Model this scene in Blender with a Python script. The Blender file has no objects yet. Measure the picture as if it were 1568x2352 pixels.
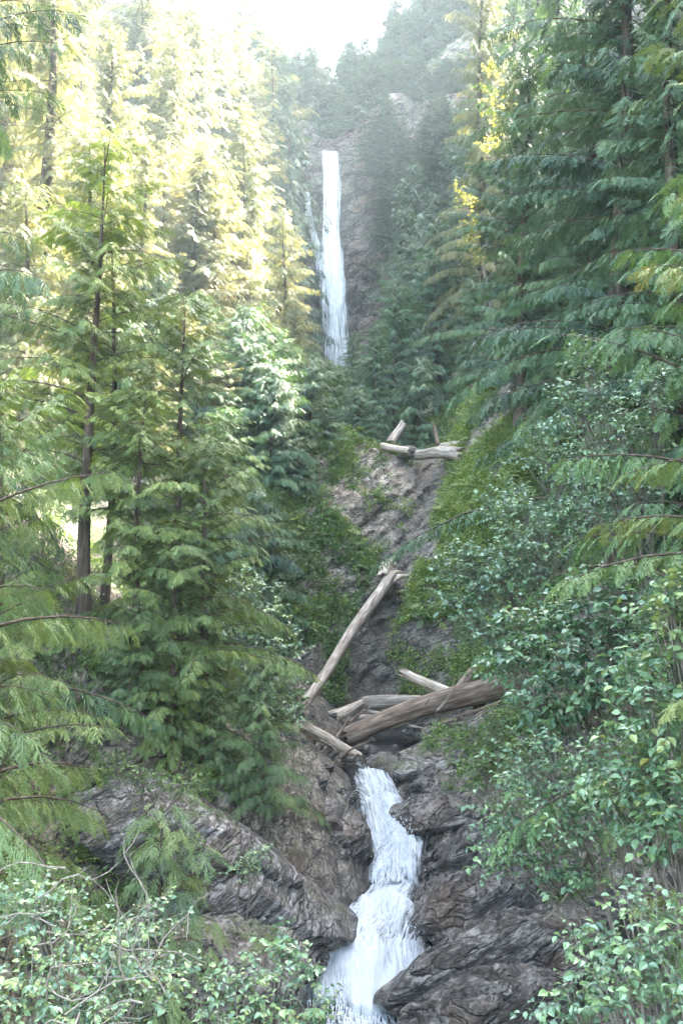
import bpy, bmesh, math, random
import numpy as np
from math import radians, sin, cos, pi
from mathutils import Vector, Matrix

SC = bpy.context.scene
COL = SC.collection
R = np.random.default_rng(11)

# ------------------------------------------------------------------ camera
TV, PITCH = 0.5206, radians(5)
def P(u, v, Y):
    nx = (u-784)/784*TV*2/3; ny = (1176-v)/1176*TV
    dy = cos(PITCH)-ny*sin(PITCH); dz = sin(PITCH)+ny*cos(PITCH)
    k = Y/dy
    return np.array([nx*k, Y, dz*k])
def PX(n, Y):            # metres covered by n pixels at distance Y
    return n*TV*2/2352*Y
cam = bpy.data.cameras.new('camera'); co = bpy.data.objects.new('camera', cam); COL.objects.link(co)
cam.sensor_fit = 'VERTICAL'; cam.sensor_height = 24; cam.lens = 12/TV
cam.clip_end = 2000; cam.clip_start = .1
co.rotation_euler = (radians(90)+PITCH, 0, 0)
SC.camera = co

# ------------------------------------------------------------------ noise
def _h(ix, iy, iz):
    n = (ix*374761393 + iy*668265263 + iz*2147483647*3 + 1013904223) & 0xffffffff
    n = ((n ^ (n >> 13))*1274126177) & 0xffffffff
    n = ((n ^ (n >> 16))*2246822519) & 0xffffffff
    return ((n ^ (n >> 15)) & 0xffffff)/8388607.5-1
def vn(p):
    i = np.floor(p).astype(np.int64); f = p-i; f = f*f*f*(f*(f*6-15)+10)
    r = 0
    for a in (0, 1):
        wa = f[:, 0] if a else 1-f[:, 0]
        for b in (0, 1):
            wb = f[:, 1] if b else 1-f[:, 1]
            for c in (0, 1):
                wc = f[:, 2] if c else 1-f[:, 2]
                r = r+wa*wb*wc*_h(i[:, 0]+a, i[:, 1]+b, i[:, 2]+c)
    return r
def fbm(p, o=4, g=.5):
    r = 0; a = 1.; s = 0
    for k in range(o):
        r = r+a*vn(p*(2.03**k)+17.3*k); s += a; a *= g
    return r/s
def ridged(p, o=4):
    r = 0; a = 1.; s = 0
    for k in range(o):
        r = r+a*(1-2*np.abs(vn(p*(2.03**k)+9.1*k))); s += a; a *= .5
    return r/s
def smooth(a, b, x):
    t = np.clip((x-a)/(b-a), 0, 1); return t*t*(3-2*t)

# ------------------------------------------------------------------ mesh helpers
class MB:
    def __init__(s): s.v = []; s.f = []; s.t = []; s.n = 0
    def add(s, V, F, tint=0.5):
        V = np.asarray(V, float); F = np.asarray(F)
        s.v.append(V); s.f.append(F+s.n); s.n += len(V)
        s.t.append(np.full(len(V), tint) if np.isscalar(tint) else np.asarray(tint))
    def mesh(s, name, mat, shade=False, uv=None, extra=None):
        V = np.concatenate(s.v); me = bpy.data.meshes.new(name)
        me.vertices.add(len(V)); me.vertices.foreach_set('co', V.astype(np.float32).ravel())
        ls = np.concatenate([np.full(len(f), f.shape[1]) for f in s.f])
        lv = np.concatenate([f.ravel() for f in s.f])
        st = np.concatenate([[0], np.cumsum(ls)[:-1]])
        me.loops.add(len(lv)); me.loops.foreach_set('vertex_index', lv.astype(np.int32))
        me.polygons.add(len(ls)); me.polygons.foreach_set('loop_start', st.astype(np.int32))
        me.update(calc_edges=True)
        a = me.attributes.new('tint', 'FLOAT', 'POINT'); a.data.foreach_set('value', np.concatenate(s.t).astype(np.float32))
        for k, w in (extra or {}).items():
            a = me.attributes.new(k, 'FLOAT', 'POINT'); a.data.foreach_set('value', np.asarray(w, np.float32))
        if uv is not None:
            a = me.attributes.new('flow', 'FLOAT_VECTOR', 'POINT'); a.data.foreach_set('vector', np.asarray(uv, np.float32).ravel())
        me.polygons.foreach_set('use_smooth', np.full(len(ls), shade))
        if isinstance(mat, (list, tuple)):
            for m in mat: me.materials.append(m)
        else: me.materials.append(mat)
        return me
def ob(name, me, parent=None, loc=None):
    o = bpy.data.objects.new(name, me); COL.objects.link(o)
    if parent is not None: o.parent = parent
    if loc is not None: o.location = loc
    return o
def tag(o, label, cat, group=None):
    o['label'] = label; o['category'] = cat
    if group: o['group'] = group
    return o
def tube(pts, rad, sides=6, closed=True):
    pts = np.asarray(pts, float); n = len(pts); rad = np.broadcast_to(rad, (n,))
    t = np.gradient(pts, axis=0); t /= np.linalg.norm(t, axis=1)[:, None]+1e-9
    ref = np.array([0, 0, 1.]) if abs(t[0, 2]) < .8 else np.array([1., 0, 0])
    a = np.cross(t, ref); a /= np.linalg.norm(a, axis=1)[:, None]+1e-9
    b = np.cross(t, a)
    th = np.arange(sides)*2*pi/sides
    V = pts[:, None]+rad[:, None, None]*(np.cos(th)[None, :, None]*a[:, None]+np.sin(th)[None, :, None]*b[:, None])
    i = np.arange(n-1)[:, None]*sides; j = np.arange(sides)[None]; k = (j+1) % sides
    F = np.stack([i+j, i+k, i+sides+k, i+sides+j], -1).reshape(-1, 4)
    return V.reshape(-1, 3), F

# ------------------------------------------------------------------ materials
def nt(name):
    m = bpy.data.materials.new(name); m.use_nodes = True; t = m.node_tree; t.nodes.clear(); return m, t
def N(t, typ, ins=None, **kw):
    n = t.nodes.new(typ)
    for k, v in kw.items(): setattr(n, k, v)
    for k, v in (ins or {}).items():
        if hasattr(v, 'is_linked') or isinstance(v, bpy.types.NodeSocket): t.links.new(v, n.inputs[k])
        else: n.inputs[k].default_value = v
    return n
def ramp(t, fac, stops, interp='LINEAR'):
    r = t.nodes.new('ShaderNodeValToRGB'); t.links.new(fac, r.inputs[0]); e = r.color_ramp.elements
    r.color_ramp.interpolation = interp
    while len(e) < len(stops): e.new(.5)
    for x, (p, c) in zip(e, stops):
        x.position = p; x.color = (c[0], c[1], c[2], 1) if hasattr(c, '__len__') else (c, c, c, 1)
    return r.outputs[0]
def mix(t, fac, a, b, typ='MIX'):
    n = t.nodes.new('ShaderNodeMix'); n.data_type = 'RGBA'; n.blend_type = typ
    for s, v in ((0, fac), (6, a), (7, b)):
        if isinstance(v, bpy.types.NodeSocket): t.links.new(v, n.inputs[s])
        else: n.inputs[s].default_value = (*v, 1) if hasattr(v, '__len__') and len(v) == 3 else v
    return n.outputs[2]
def math_(t, op, a, b=0., clamp=False):
    n = t.nodes.new('ShaderNodeMath'); n.operation = op; n.use_clamp = clamp
    for i, v in enumerate((a, b)):
        if isinstance(v, bpy.types.NodeSocket): t.links.new(v, n.inputs[i])
        else: n.inputs[i].default_value = v
    return n.outputs[0]
def noise(t, vec, scale, detail=4., rough=.55, dist=0.):
    n = N(t, 'ShaderNodeTexNoise', {'Vector': vec, 'Scale': scale, 'Detail': detail, 'Roughness': rough, 'Distortion': dist})
    return n.outputs[0]
def mapping(t, vec, rot=(0, 0, 0), sc=(1, 1, 1)):
    return N(t, 'ShaderNodeMapping', {'Vector': vec, 'Rotation': rot, 'Scale': sc}).outputs[0]
def out(t, sh): t.links.new(sh, N(t, 'ShaderNodeOutputMaterial').inputs[0])
def attr(t, name): return N(t, 'ShaderNodeAttribute', attribute_name=name)

def leaf_mat(name, cols, trans=.24, rough=.5, spec=.4, tcol=None):
    m, t = nt(name)
    a = attr(t, 'tint').outputs['Fac']
    oi = N(t, 'ShaderNodeObjectInfo')
    k = math_(t, 'ADD', a, math_(t, 'MULTIPLY', math_(t, 'SUBTRACT', oi.outputs['Random'], .5), .22), True)
    n = len(cols)
    c = ramp(t, k, [(i/(n-1), x) for i, x in enumerate(cols)])
    p = N(t, 'ShaderNodeBsdfPrincipled', {'Base Color': c, 'Roughness': rough, 'Specular IOR Level': spec})
    tc = mix(t, 1., c, tcol or (1.5, 1.35, .6), 'MULTIPLY')
    tr = N(t, 'ShaderNodeBsdfTranslucent', {'Color': tc})
    mx = N(t, 'ShaderNodeMixShader', {0: trans, 1: p.outputs[0], 2: tr.outputs[0]})
    out(t, mx.outputs[0]); return m

M = {}
M['cedar'] = leaf_mat('cedar_foliage', [(.030, .066, .030), (.058, .118, .044), (.10, .18, .064), (.15, .21, .062)])
M['cedar_warm'] = leaf_mat('warm_cedar_foliage', [(.036, .066, .022), (.076, .122, .034), (.122, .182, .046), (.18, .225, .05)])
M['cedar_bright'] = leaf_mat('bright_cedar_foliage', [(.035, .068, .03), (.07, .12, .048), (.11, .165, .06), (.15, .195, .065)])
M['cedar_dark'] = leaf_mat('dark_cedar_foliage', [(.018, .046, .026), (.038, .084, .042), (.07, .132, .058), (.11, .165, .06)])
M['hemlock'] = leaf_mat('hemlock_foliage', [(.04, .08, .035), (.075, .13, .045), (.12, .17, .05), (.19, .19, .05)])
M['golden'] = leaf_mat('sunlight_tinted_foliage', [(.07, .09, .042), (.115, .135, .06), (.17, .175, .08), (.22, .20, .09)], .42, tcol=(1.3, 1.2, .85))  # pale yellow of sunlight put into the foliage colour
M['far'] = leaf_mat('distant_conifer_foliage', [(.03, .06, .04), (.05, .09, .05), (.08, .12, .06)])
M['alder'] = leaf_mat('alder_leaves', [(.04, .085, .05), (.075, .14, .08), (.12, .2, .11), (.15, .235, .09), (.28, .27, .08)], .2, .36, .7)
M['alder_light'] = leaf_mat('light_alder_leaves', [(.035, .08, .042), (.062, .125, .064), (.095, .17, .082), (.13, .205, .075), (.27, .26, .075)], .2, .38, .65)
M['yellow'] = leaf_mat('yellow_leaves', [(.14, .16, .05), (.24, .25, .08), (.34, .32, .12)], .4)
M['fern'] = leaf_mat('fern_fronds', [(.03, .06, .022), (.06, .115, .034), (.10, .17, .04), (.17, .22, .045)], .24)

def bark(name, c1, c2, c3, sc=6.):
    m, t = nt(name)
    tc = N(t, 'ShaderNodeTexCoord').outputs['Object']
    n1 = noise(t, mapping(t, tc, sc=(sc, sc, sc*.12)), 2.2, 6, .65)
    n2 = noise(t, tc, .9, 3)
    n3 = noise(t, mapping(t, tc, sc=(sc*3, sc*3, sc*.2)), 3., 3)
    c = ramp(t, n1, [(.3, c1), (.5, c2), (.68, c3)])
    c = mix(t, math_(t, 'MULTIPLY', n2, .55), c, c1)
    b = N(t, 'ShaderNodeBump', {'Height': math_(t, 'ADD', n1, math_(t, 'MULTIPLY', n3, .5)), 'Strength': .9, 'Distance': .04})
    p = N(t, 'ShaderNodeBsdfPrincipled', {'Base Color': c, 'Roughness': .85, 'Specular IOR Level': .2, 'Normal': b.outputs[0]})
    out(t, p.outputs[0]); return m
M['bark'] = bark('conifer_bark', (.03, .022, .016), (.075, .055, .04), (.15, .12, .095))
M['twig'] = bark('grey_twig', (.10, .085, .07), (.22, .19, .16), (.36, .32, .28))
M['drift'] = bark('weathered_log', (.07, .05, .036), (.24, .2, .165), (.46, .42, .37), 5)
M['driftbrown'] = bark('brown_weathered_log', (.04, .027, .019), (.155, .11, .08), (.34, .27, .21), 4)
M['pale'] = bark('pale_split_wood', (.14, .10, .07), (.4, .33, .26), (.62, .55, .47), 7)

FN = np.array([-.42, -.30, .86]); FN /= np.linalg.norm(FN)
E1 = np.cross(FN, [0, 1., 0]); E1 /= np.linalg.norm(E1); E2 = np.cross(FN, E1)
def strata(W, s=1.):      # world point -> coordinates along and across the rock layers
    return np.stack([W@E1*.55, W@E2*.75, W@FN*4.2], 1)*s
def rock(name, dark, mid, pale, rust, moss_amt=0., rough=.55, mossc=(.06, .09, .02), ground=False, scl=1., an=(.75, .95, 4.2)):
    m, t = nt(name)
    g = N(t, 'ShaderNodeNewGeometry')
    def dot(v, k):
        d = N(t, 'ShaderNodeVectorMath', {0: g.outputs['Position'], 1: tuple(v*k)}, operation='DOT_PRODUCT'); return d.outputs['Value']
    cx = N(t, 'ShaderNodeCombineXYZ', {0: dot(E1, an[0]*scl), 1: dot(E2, an[1]*scl), 2: dot(FN, an[2]*scl)}).outputs[0]
    pos = g.outputs['Position']
    s1 = noise(t, cx, 1.6, 9, .70, .3)
    s2 = noise(t, cx, 6., 5, .65, .3)
    big = noise(t, pos, .55*scl, 5, .6)
    fine = noise(t, pos, 9.*scl, 6, .7)
    s = math_(t, 'ADD', math_(t, 'MULTIPLY', s1, .46), math_(t, 'ADD', math_(t, 'MULTIPLY', s2, .28), math_(t, 'MULTIPLY', fine, .28)))
    c = ramp(t, s, [(.40, [q*.5 for q in dark]), (.465, dark), (.52, mid), (.58, pale), (.68, [min(1, q*1.35) for q in pale])])
    rk = ramp(t, big, [(.5, 0), (.66, 1)])
    c = mix(t, math_(t, 'MULTIPLY', rk, .42), c, mix(t, s2, [q*.4 for q in rust], rust))
    wet = attr(t, 'wet').outputs['Fac']
    wp = N(t, 'ShaderNodeVectorMath', {0: cx, 1: N(t, 'ShaderNodeTexNoise', {'Vector': pos, 'Scale': 1.3*scl, 'Detail': 4.}).outputs['Color']}, operation='ADD').outputs[0]
    vo = N(t, 'ShaderNodeTexVoronoi', {'Vector': wp, 'Scale': .95}, feature='DISTANCE_TO_EDGE').outputs['Distance']
    ck = ramp(t, vo, [(.0, 0), (.045, 1)])
    c = mix(t, ck, [q*.25 for q in dark], c)
    c = mix(t, math_(t, 'MULTIPLY', wet, .62), c, [q*.55 for q in dark])
    ro = math_(t, 'SUBTRACT', rough+.0, math_(t, 'MULTIPLY', wet, .27))
    hgt = math_(t, 'ADD', math_(t, 'MULTIPLY', s, 1.4), math_(t, 'ADD', math_(t, 'MULTIPLY', fine, .3), math_(t, 'MULTIPLY', ck, .35)))
    if moss_amt or ground:
        nz = N(t, 'ShaderNodeSeparateXYZ', {0: g.outputs['Normal']}).outputs[2]
        mo = math_(t, 'ADD', math_(t, 'MULTIPLY', nz, .25), noise(t, pos, 1.1*scl, 7, .68))
        mo = math_(t, 'ADD', mo, attr(t, 'moss').outputs['Fac'])
        th = 1.02-moss_amt
        mk = ramp(t, mo, [(max(0., th-.06)*.6, 0), (min(1., th+.07)*.6, 1)]) if False else math_(t, 'MULTIPLY', math_(t, 'SUBTRACT', mo, th-.06), 7.5, True)
        mc = ramp(t, fine, [(.3, [q*.35 for q in mossc]), (.5, mossc), (.7, [q*1.7 for q in mossc])])
        c = mix(t, mk, c, mc)
        hgt = math_(t, 'ADD', hgt, math_(t, 'MULTIPLY', mk, .35))
        ro = math_(t, 'MAXIMUM', ro, math_(t, 'MULTIPLY', mk, .9))
    b = N(t, 'ShaderNodeBump', {'Height': hgt, 'Strength': 1., 'Distance': .22/scl})
    p = N(t, 'ShaderNodeBsdfPrincipled', {'Base Color': c, 'Roughness': ro, 'Specular IOR Level': .5, 'Normal': b.outputs[0]})
    out(t, p.outputs[0]); return m
M['rock'] = rock('grey_schist', (.048, .041, .034), (.155, .142, .13), (.36, .34, .32), (.16, .095, .06), .22, .5)
M['rock_wet'] = rock('wet_brown_schist', (.03, .025, .021), (.085, .074, .065), (.27, .245, .22), (.2, .11, .06), .0, .34)
M['ground'] = rock('gorge_ground', (.04, .033, .025), (.14, .118, .09), (.33, .295, .24), (.14, .075, .035), .25, .75, (.05, .075, .018), True, 1., (.8, 1., 2.6))
M['cliff'] = rock('headwall_rock', (.05, .042, .036), (.15, .122, .10), (.30, .25, .205), (.30, .15, .08), .1, .6, (.05, .075, .025), False, .3, (1., 1.1, 1.9))

def water(name, thr, lo=.0):
    m, t = nt(name)
    f = attr(t, 'flow').outputs['Vector']; fo = attr(t, 'foam').outputs['Fac']
    a = noise(t, mapping(t, f, sc=(9, 1.0, 1)), 1.3, 7, .62, .35)
    b2 = noise(t, mapping(t, f, sc=(26, 2.2, 1)), 1.3, 5, .65, .2)
    s = math_(t, 'ADD', math_(t, 'MULTIPLY', a, .6), math_(t, 'MULTIPLY', b2, .4))
    k = math_(t, 'MULTIPLY', math_(t, 'SUBTRACT', math_(t, 'ADD', math_(t, 'MULTIPLY', math_(t, 'SUBTRACT', s, .3), 2.5), fo), thr), 1.9, True)
    bmp = N(t, 'ShaderNodeBump', {'Height': s, 'Strength': 1., 'Distance': .16})
    foam = N(t, 'ShaderNodeBsdfPrincipled', {'Base Color': (.60, .63, .66, 1), 'Roughness': .5, 'Specular IOR Level': .3, 'Normal': bmp.outputs[0]})
    tr = N(t, 'ShaderNodeBsdfTranslucent', {'Color': (.86, .89, .92, 1)})
    fm = N(t, 'ShaderNodeMixShader', {0: .3, 1: foam.outputs[0], 2: tr.outputs[0]})
    gl = N(t, 'ShaderNodeBsdfPrincipled', {'Base Color': (.05, .05, .05, 1), 'Roughness': .12, 'IOR': 1.33, 'Transmission Weight': .6, 'Normal': bmp.outputs[0]})
    out(t, N(t, 'ShaderNodeMixShader', {0: k, 1: gl.outputs[0], 2: fm.outputs[0]}).outputs[0]); return m
M['stream'] = water('white_water', .88)
def fallmat():
    m, t = nt('falling_water')
    f = attr(t, 'flow').outputs['Vector']; fo = attr(t, 'foam').outputs['Fac']
    a = noise(t, mapping(t, f, sc=(2.2, .13, 1)), 1.3, 7, .65, .3)
    b2 = noise(t, mapping(t, f, sc=(7, .3, 1)), 1.3, 5, .65, .2)
    s = math_(t, 'ADD', math_(t, 'MULTIPLY', a, .6), math_(t, 'MULTIPLY', b2, .4))
    k = math_(t, 'MULTIPLY', math_(t, 'SUBTRACT', math_(t, 'ADD', math_(t, 'MULTIPLY', math_(t, 'SUBTRACT', s, .25), 2.), fo), .86), 2.2, True)
    d = N(t, 'ShaderNodeBsdfDiffuse', {'Color': (.9, .92, .94, 1)})
    tr = N(t, 'ShaderNodeBsdfTranslucent', {'Color': (.9, .92, .94, 1)})
    fm = N(t, 'ShaderNodeMixShader', {0: .4, 1: d.outputs[0], 2: tr.outputs[0]})
    tp = N(t, 'ShaderNodeBsdfTransparent')
    out(t, N(t, 'ShaderNodeMixShader', {0: k, 1: tp.outputs[0], 2: fm.outputs[0]}).outputs[0]); return m
M['fall'] = fallmat()

# ------------------------------------------------------------------ terrain
ST = [(800, None, 4, -10.2, 1.6), (800, None, 16, -9.4, 1.4), (835, 2352, 21, 0, .95), (830, 2200, 22.5, 0, 1.2), (880, 2085, 24.2, 0, .58),
      (903, 2050, 25.2, 0, .5), (910, 1960, 26.6, 0, .62), (878, 1860, 28.5, 0, .62), (840, 1790, 30.2, 0, .38), (812, 1765, 31.2, 0, .30),
      (850, 1742, 32.5, 0, .7), (880, 1705, 34.6, 0, .8), (850, 1640, 37.5, 0, .9), (850, 1500, 39.5, 0, .6), (925, 1300, 42.5, 0, .5),
      (985, 1130, 47, 0, .5), (980, 1045, 50, 0, 1.2)]
tab = []
for u, v, Y, z, hw in ST:
    p = P(u, v if v else 1200, Y); tab.append((Y, p[0], p[2] if v else z, hw))
tab += [(60, 2.6, 9.5, 2), (80, 2, 15, 3), (105, 0, 25.5, 4), (109, -.5, 27, 4), (111.8, -1.5, 52.5, 2.5), (125, -3, 56, 4), (150, -5, 65, 6), (200, -6, 84, 8)]
tab = np.array(tab)
def sxz(y): return np.interp(y, tab[:, 0], tab[:, 1]), np.interp(y, tab[:, 0], tab[:, 2]), np.interp(y, tab[:, 0], tab[:, 3])
def ip(y, *kv): return np.interp(y, kv[0::2], kv[1::2])
def H(x, y, detail=True):
    x = np.atleast_1d(np.asarray(x, float)); y = np.atleast_1d(np.asarray(y, float))
    xs, zs, hw = sxz(y); d = x-xs
    L = np.maximum(-d-hw, 0); Q = np.maximum(d-hw, 0)
    aL = ip(y, 8, .4, 21, .42, 24, .75, 30, .7, 37, .5, 44, .4, 50, .25, 62, .25, 80, .6, 100, .8)
    bL = ip(y, 8, .6, 21, 1.0, 30, .95, 38, .6, 46, .32, 60, .38, 80, .8, 105, 1.25)
    cL = ip(y, 8, .5, 60, .8, 100, 1.3)
    aR = ip(y, 8, .3, 21, .3, 28, .42, 36.3, .42, 39.5, 1.15, 48, 1.25, 60, 1., 100, .9)
    bR = ip(y, 8, 2.0, 13, 1.7, 20, .9, 40, 1.35, 60, 1.15, 100, 1.2)  # near end steepened out of view to shade the foreground
    cR = ip(y, 8, 2.3, 45, 2.1, 65, 1.3, 80, 1.0, 100, 1.0, 115, .6, 128, 1.5, 150, 1.8)  # outer right slope, mostly out of view, shaped steep to block the sun
    z = zs+aL*np.minimum(L, 4)+bL*np.clip(L-4, 0, 10)+cL*np.maximum(L-14, 0)
    z = z+aR*np.minimum(Q, 4)+bR*np.clip(Q-4, 0, 10)+cR*np.clip(Q-14, 0, 10)+ip(y, 110, .3, 130, .9)*np.maximum(Q-24, 0)
    z = z-.45*np.exp(-(d/(hw*.9+.01))**2)
    if detail:
        p = np.stack([x, y, z], 1)
        off = np.clip((L+Q)/3, .12, 1)
        z = z+off*(.25+.012*y)*1.5*fbm(p*np.array([.16, .16, .16]), 4)
        z = z+off*.45*ridged(strata(p, .38), 3)*np.clip(.4+y/60, 0, 1.4)
        z = z+off*.12*ridged(strata(p, 1.1), 3)
    return z
def gz(x, y): return float(H([x], [y])[0])

ys = np.unique(np.concatenate([np.geomspace(4, 205, 430), np.linspace(36, 52, 150), np.linspace(106, 113, 40)]))
sv = np.concatenate([np.linspace(-1.7, -.42, 70, endpoint=False), np.linspace(-.42, .42, 360, endpoint=False), np.linspace(.42, 1.9, 80)])
GX, GY = np.meshgrid(sv, ys); GX = GX*(GY+6)
x, y = GX.ravel(), GY.ravel(); z = H(x, y)
Wd = np.stack([x, y, z], 1)
xs, zs, hw = sxz(y)
# step face: push the rock about sideways too, so that it overhangs a little and shows ledges
stepm = smooth(37, 40, y)*(1-smooth(50, 53, y))*np.exp(-(np.maximum(np.abs(x-xs-1)-5, 0)/6)**2)
dd = ridged(strata(Wd, .55), 4)
Wd[:, 1] -= stepm*.45*dd; Wd[:, 2] += stepm*.25*fbm(Wd*.9, 3)
wet = np.exp(-((x-xs)/(hw*2.2+.3))**2)*(y < 52)
wet = np.maximum(wet, 0.8*smooth(33, 36, y)*(1-smooth(38.5, 40.5, y))*np.exp(-((x-xs-.3)/3.)**4))
moss = .12*fbm(Wd*.25, 3)
moss += .30*smooth(1.5, 4, x-xs)*smooth(34, 38, y)*(1-smooth(60, 70, y))       # green slope right of the step
moss += .18*smooth(2.2, 5, xs-x)*smooth(36, 39, y)*(1-smooth(70, 80, y))
moss -= .5*np.exp(-((x-(xs-2.2))/1.5)**2)*smooth(42, 45, y)*(1-smooth(50, 51, y))   # bare grey nose
moss -= .35*wet
moss += .14*smooth(50, 60, y)
moss += .12*smooth(6, 9, np.abs(x-xs))*(y < 36)
# bare red earth bank below the trees
e = P(1195, 890, 47)
earth = np.exp(-(((Wd-e)/np.array([2.6, 4, 2.2]))**2).sum(1))
moss -= .5*earth
nr, nc = GX.shape
i = np.arange(nr-1)[:, None]*nc+np.arange(nc-1)[None]
F = np.stack([i, i+1, i+nc+1, i+nc], -1).reshape(-1, 4)
mb = MB(); mb.add(Wd, F)
ground = ob('ground', mb.mesh('ground', M['ground'], True, extra={'wet': wet, 'moss': moss})); ground['kind'] = 'structure'

# headwall behind the fall
nx_, nz_ = 300, 260
cxs = np.linspace(-22, 34, nx_); q = np.linspace(0, 1.25, nz_)
CX, CQ = np.meshgrid(cxs, q); CX = CX.ravel(); CQ = CQ.ravel()
top = np.interp(CX, [-22, -14, -9, -4, -2.6, -.6, 1.5, 5, 12, 20, 34], [60, 58, 56.5, 55, 52.9, 52.4, 54.6, 57, 57.5, 57, 60])
bot = np.interp(CX, [-22, -8, 0, 6, 14, 34], [30, 25, 22, 22, 27, 40])
Zc = np.where(CQ <= 1, bot+(top-bot)*CQ, top+(CQ-1)*6)
Yc = 108.2+.02*np.abs(CX)**1.35*np.sign(CX)*0-.35*(CX-2)*(CX > 2)*.35+np.maximum(CQ-1, 0)*26+(CQ**2)*1.6-1.6*np.exp(-((CQ-.48)/.1)**2)*(np.exp(-((CX-4)/6)**2))
Wc = np.stack([CX, Yc, Zc], 1)
dsp = 2.2*fbm(Wc*np.array([.14, .1, .12]), 5)+1.3*ridged(Wc*np.array([.22, .2, .12])+3, 5)+.5*ridged(strata(Wc, .3), 4)
dsp *= np.clip(.35+np.abs(CX+1.4)/5, .35, 1)
Wc[:, 1] -= dsp; Wc[:, 2] += .4*fbm(Wc*.3, 3)
i = np.arange(nz_-1)[:, None]*nx_+np.arange(nx_-1)[None]
mb = MB(); mb.add(Wc, np.stack([i, i+1, i+nx_+1, i+nx_], -1).reshape(-1, 4))
wetc = np.exp(-((CX+1.2)/2.6)**2)
o = ob('cliff', mb.mesh('cliff', M['cliff'], True, extra={'wet': wetc*.8, 'moss': .18*fbm(Wc*.12, 3)-.1*wetc+.12*smooth(.9, 1.05, CQ)})); o['kind'] = 'structure'

# ------------------------------------------------------------------ water
def ribbon(Yv, U, lift, amp):
    Yv = np.asarray(Yv); xs, zs, hw = sxz(Yv)
    seg = np.concatenate([[0], np.cumsum(np.hypot(np.diff(Yv), np.diff(zs)))])
    slope = np.abs(np.gradient(zs, Yv))
    a = np.linspace(-1, 1, U)
    X = xs[:, None]+hw[:, None]*1.32*a[None]; Yg = np.repeat(Yv[:, None], U, 1)
    S = np.repeat(seg[:, None], U, 1)
    fl = np.stack([X-xs[:, None], S, 0*X], -1).reshape(-1, 3)
    n = fbm(fl*np.array([2.6, .9, 1]), 4)*.7+ridged(fl*np.array([5, 1.2, 1]), 3)*.3
    yw = Yg+.9*fbm(np.stack([X*1.6, Yg*.5, 0*X], -1).reshape(-1, 3), 3).reshape(X.shape)+.38*np.repeat(a[None], len(Yv), 0)
    zsw = np.interp(yw, tab[:, 0], tab[:, 2])
    w = smooth(.12, .45, np.interp(yw, Yv, slope))
    A = np.repeat(a[None], len(Yv), 0)
    Z = zsw+lift+(.10+.22*w)*(1-np.abs(A)**2.5)-.12*np.abs(A)**6+(amp*.35+amp*w)*n.reshape(X.shape)
    foam = .04+.5*w+.14*(1-np.abs(A))-.62*np.abs(A)**3+.16*fbm(fl*np.array([1.3, .7, 1])+8, 3).reshape(A.shape)
    return X, Yg, Z, fl, foam, yw, seg
Yv = np.linspace(14, 35.5, 620)
# ease the slope so that the cascades have steep and slack reaches
X, Yg, Z, fl, foam, yw, seg = ribbon(Yv, 64, .16, .13)
foam = foam+np.interp(yw, [14, 23.5, 24.3, 25, 25.6, 29.8, 30.6, 31.6, 32.3, 36], [.85, .5, 1.05, 1.05, .5, .48, .4, .18, -.2, -.25])*.75
i = np.arange(len(Yv)-1)[:, None]*64+np.arange(63)[None]
mb = MB(); V0 = np.stack([X, Yg, Z], -1).reshape(-1, 3)
mb.add(V0, np.stack([i, i+1, i+65, i+64], -1).reshape(-1, 4))
foams = [foam.ravel()]; fls = [fl]
# thrown strands and drops over the cascades
for k in range(5200):
    r_ = R.random()
    yy = 19.5+4.6*R.random() if r_ < .6 else 25.2+5*R.random()
    xs, zs, hw = sxz(np.array([yy])); a = R.normal(0, .5)
    if abs(a) > 1.15: continue
    ln = .10+.30*R.random()**2; wd = .006+.012*R.random()
    y2 = yy-ln*.8
    x2s, z2s, h2 = sxz(np.array([y2]))
    lift = .28+.09*R.random()-.22*abs(a)**2
    p0 = np.array([xs[0]+hw[0]*a, yy, zs[0]+lift]); p1 = np.array([x2s[0]+h2[0]*a*1.03, y2, z2s[0]+lift+.03-.05*R.random()])
    pm = (p0+p1)/2+[0, 0, .05]
    V, F = tube([p0, pm, p1], [wd*.3, wd, wd*.3], 4)
    mb.add(V, F); foams.append(np.full(len(V), 1.)); fls.append(V*0)
for k in range(2600):          # drops thrown clear of the water
    yy = 20+3.6*R.random() if k % 2 else 25.4+4.4*R.random(); xs, zs, hw = sxz(np.array([yy]))
    c_ = np.array([xs[0]+hw[0]*R.normal(0, .55), yy, zs[0]+.30+.28*R.random()**2]); q = .005+.012*R.random()**2
    V = c_+q*np.array([[1, 0, 0], [0, 1, 0], [-1, 0, 0], [0, -1, 0], [0, 0, 1.6], [0, 0, -1.6]])
    mb.add(V, [[0, 1, 4], [1, 2, 4], [2, 3, 4], [3, 0, 4], [1, 0, 5], [2, 1, 5], [3, 2, 5], [0, 3, 5]]); foams.append(np.full(6, 1.)); fls.append(V*0)
o = ob('stream', mb.mesh('stream', M['stream'], True, uv=np.concatenate(fls), extra={'foam': np.concatenate(foams)})); o['kind'] = 'structure'

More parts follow.
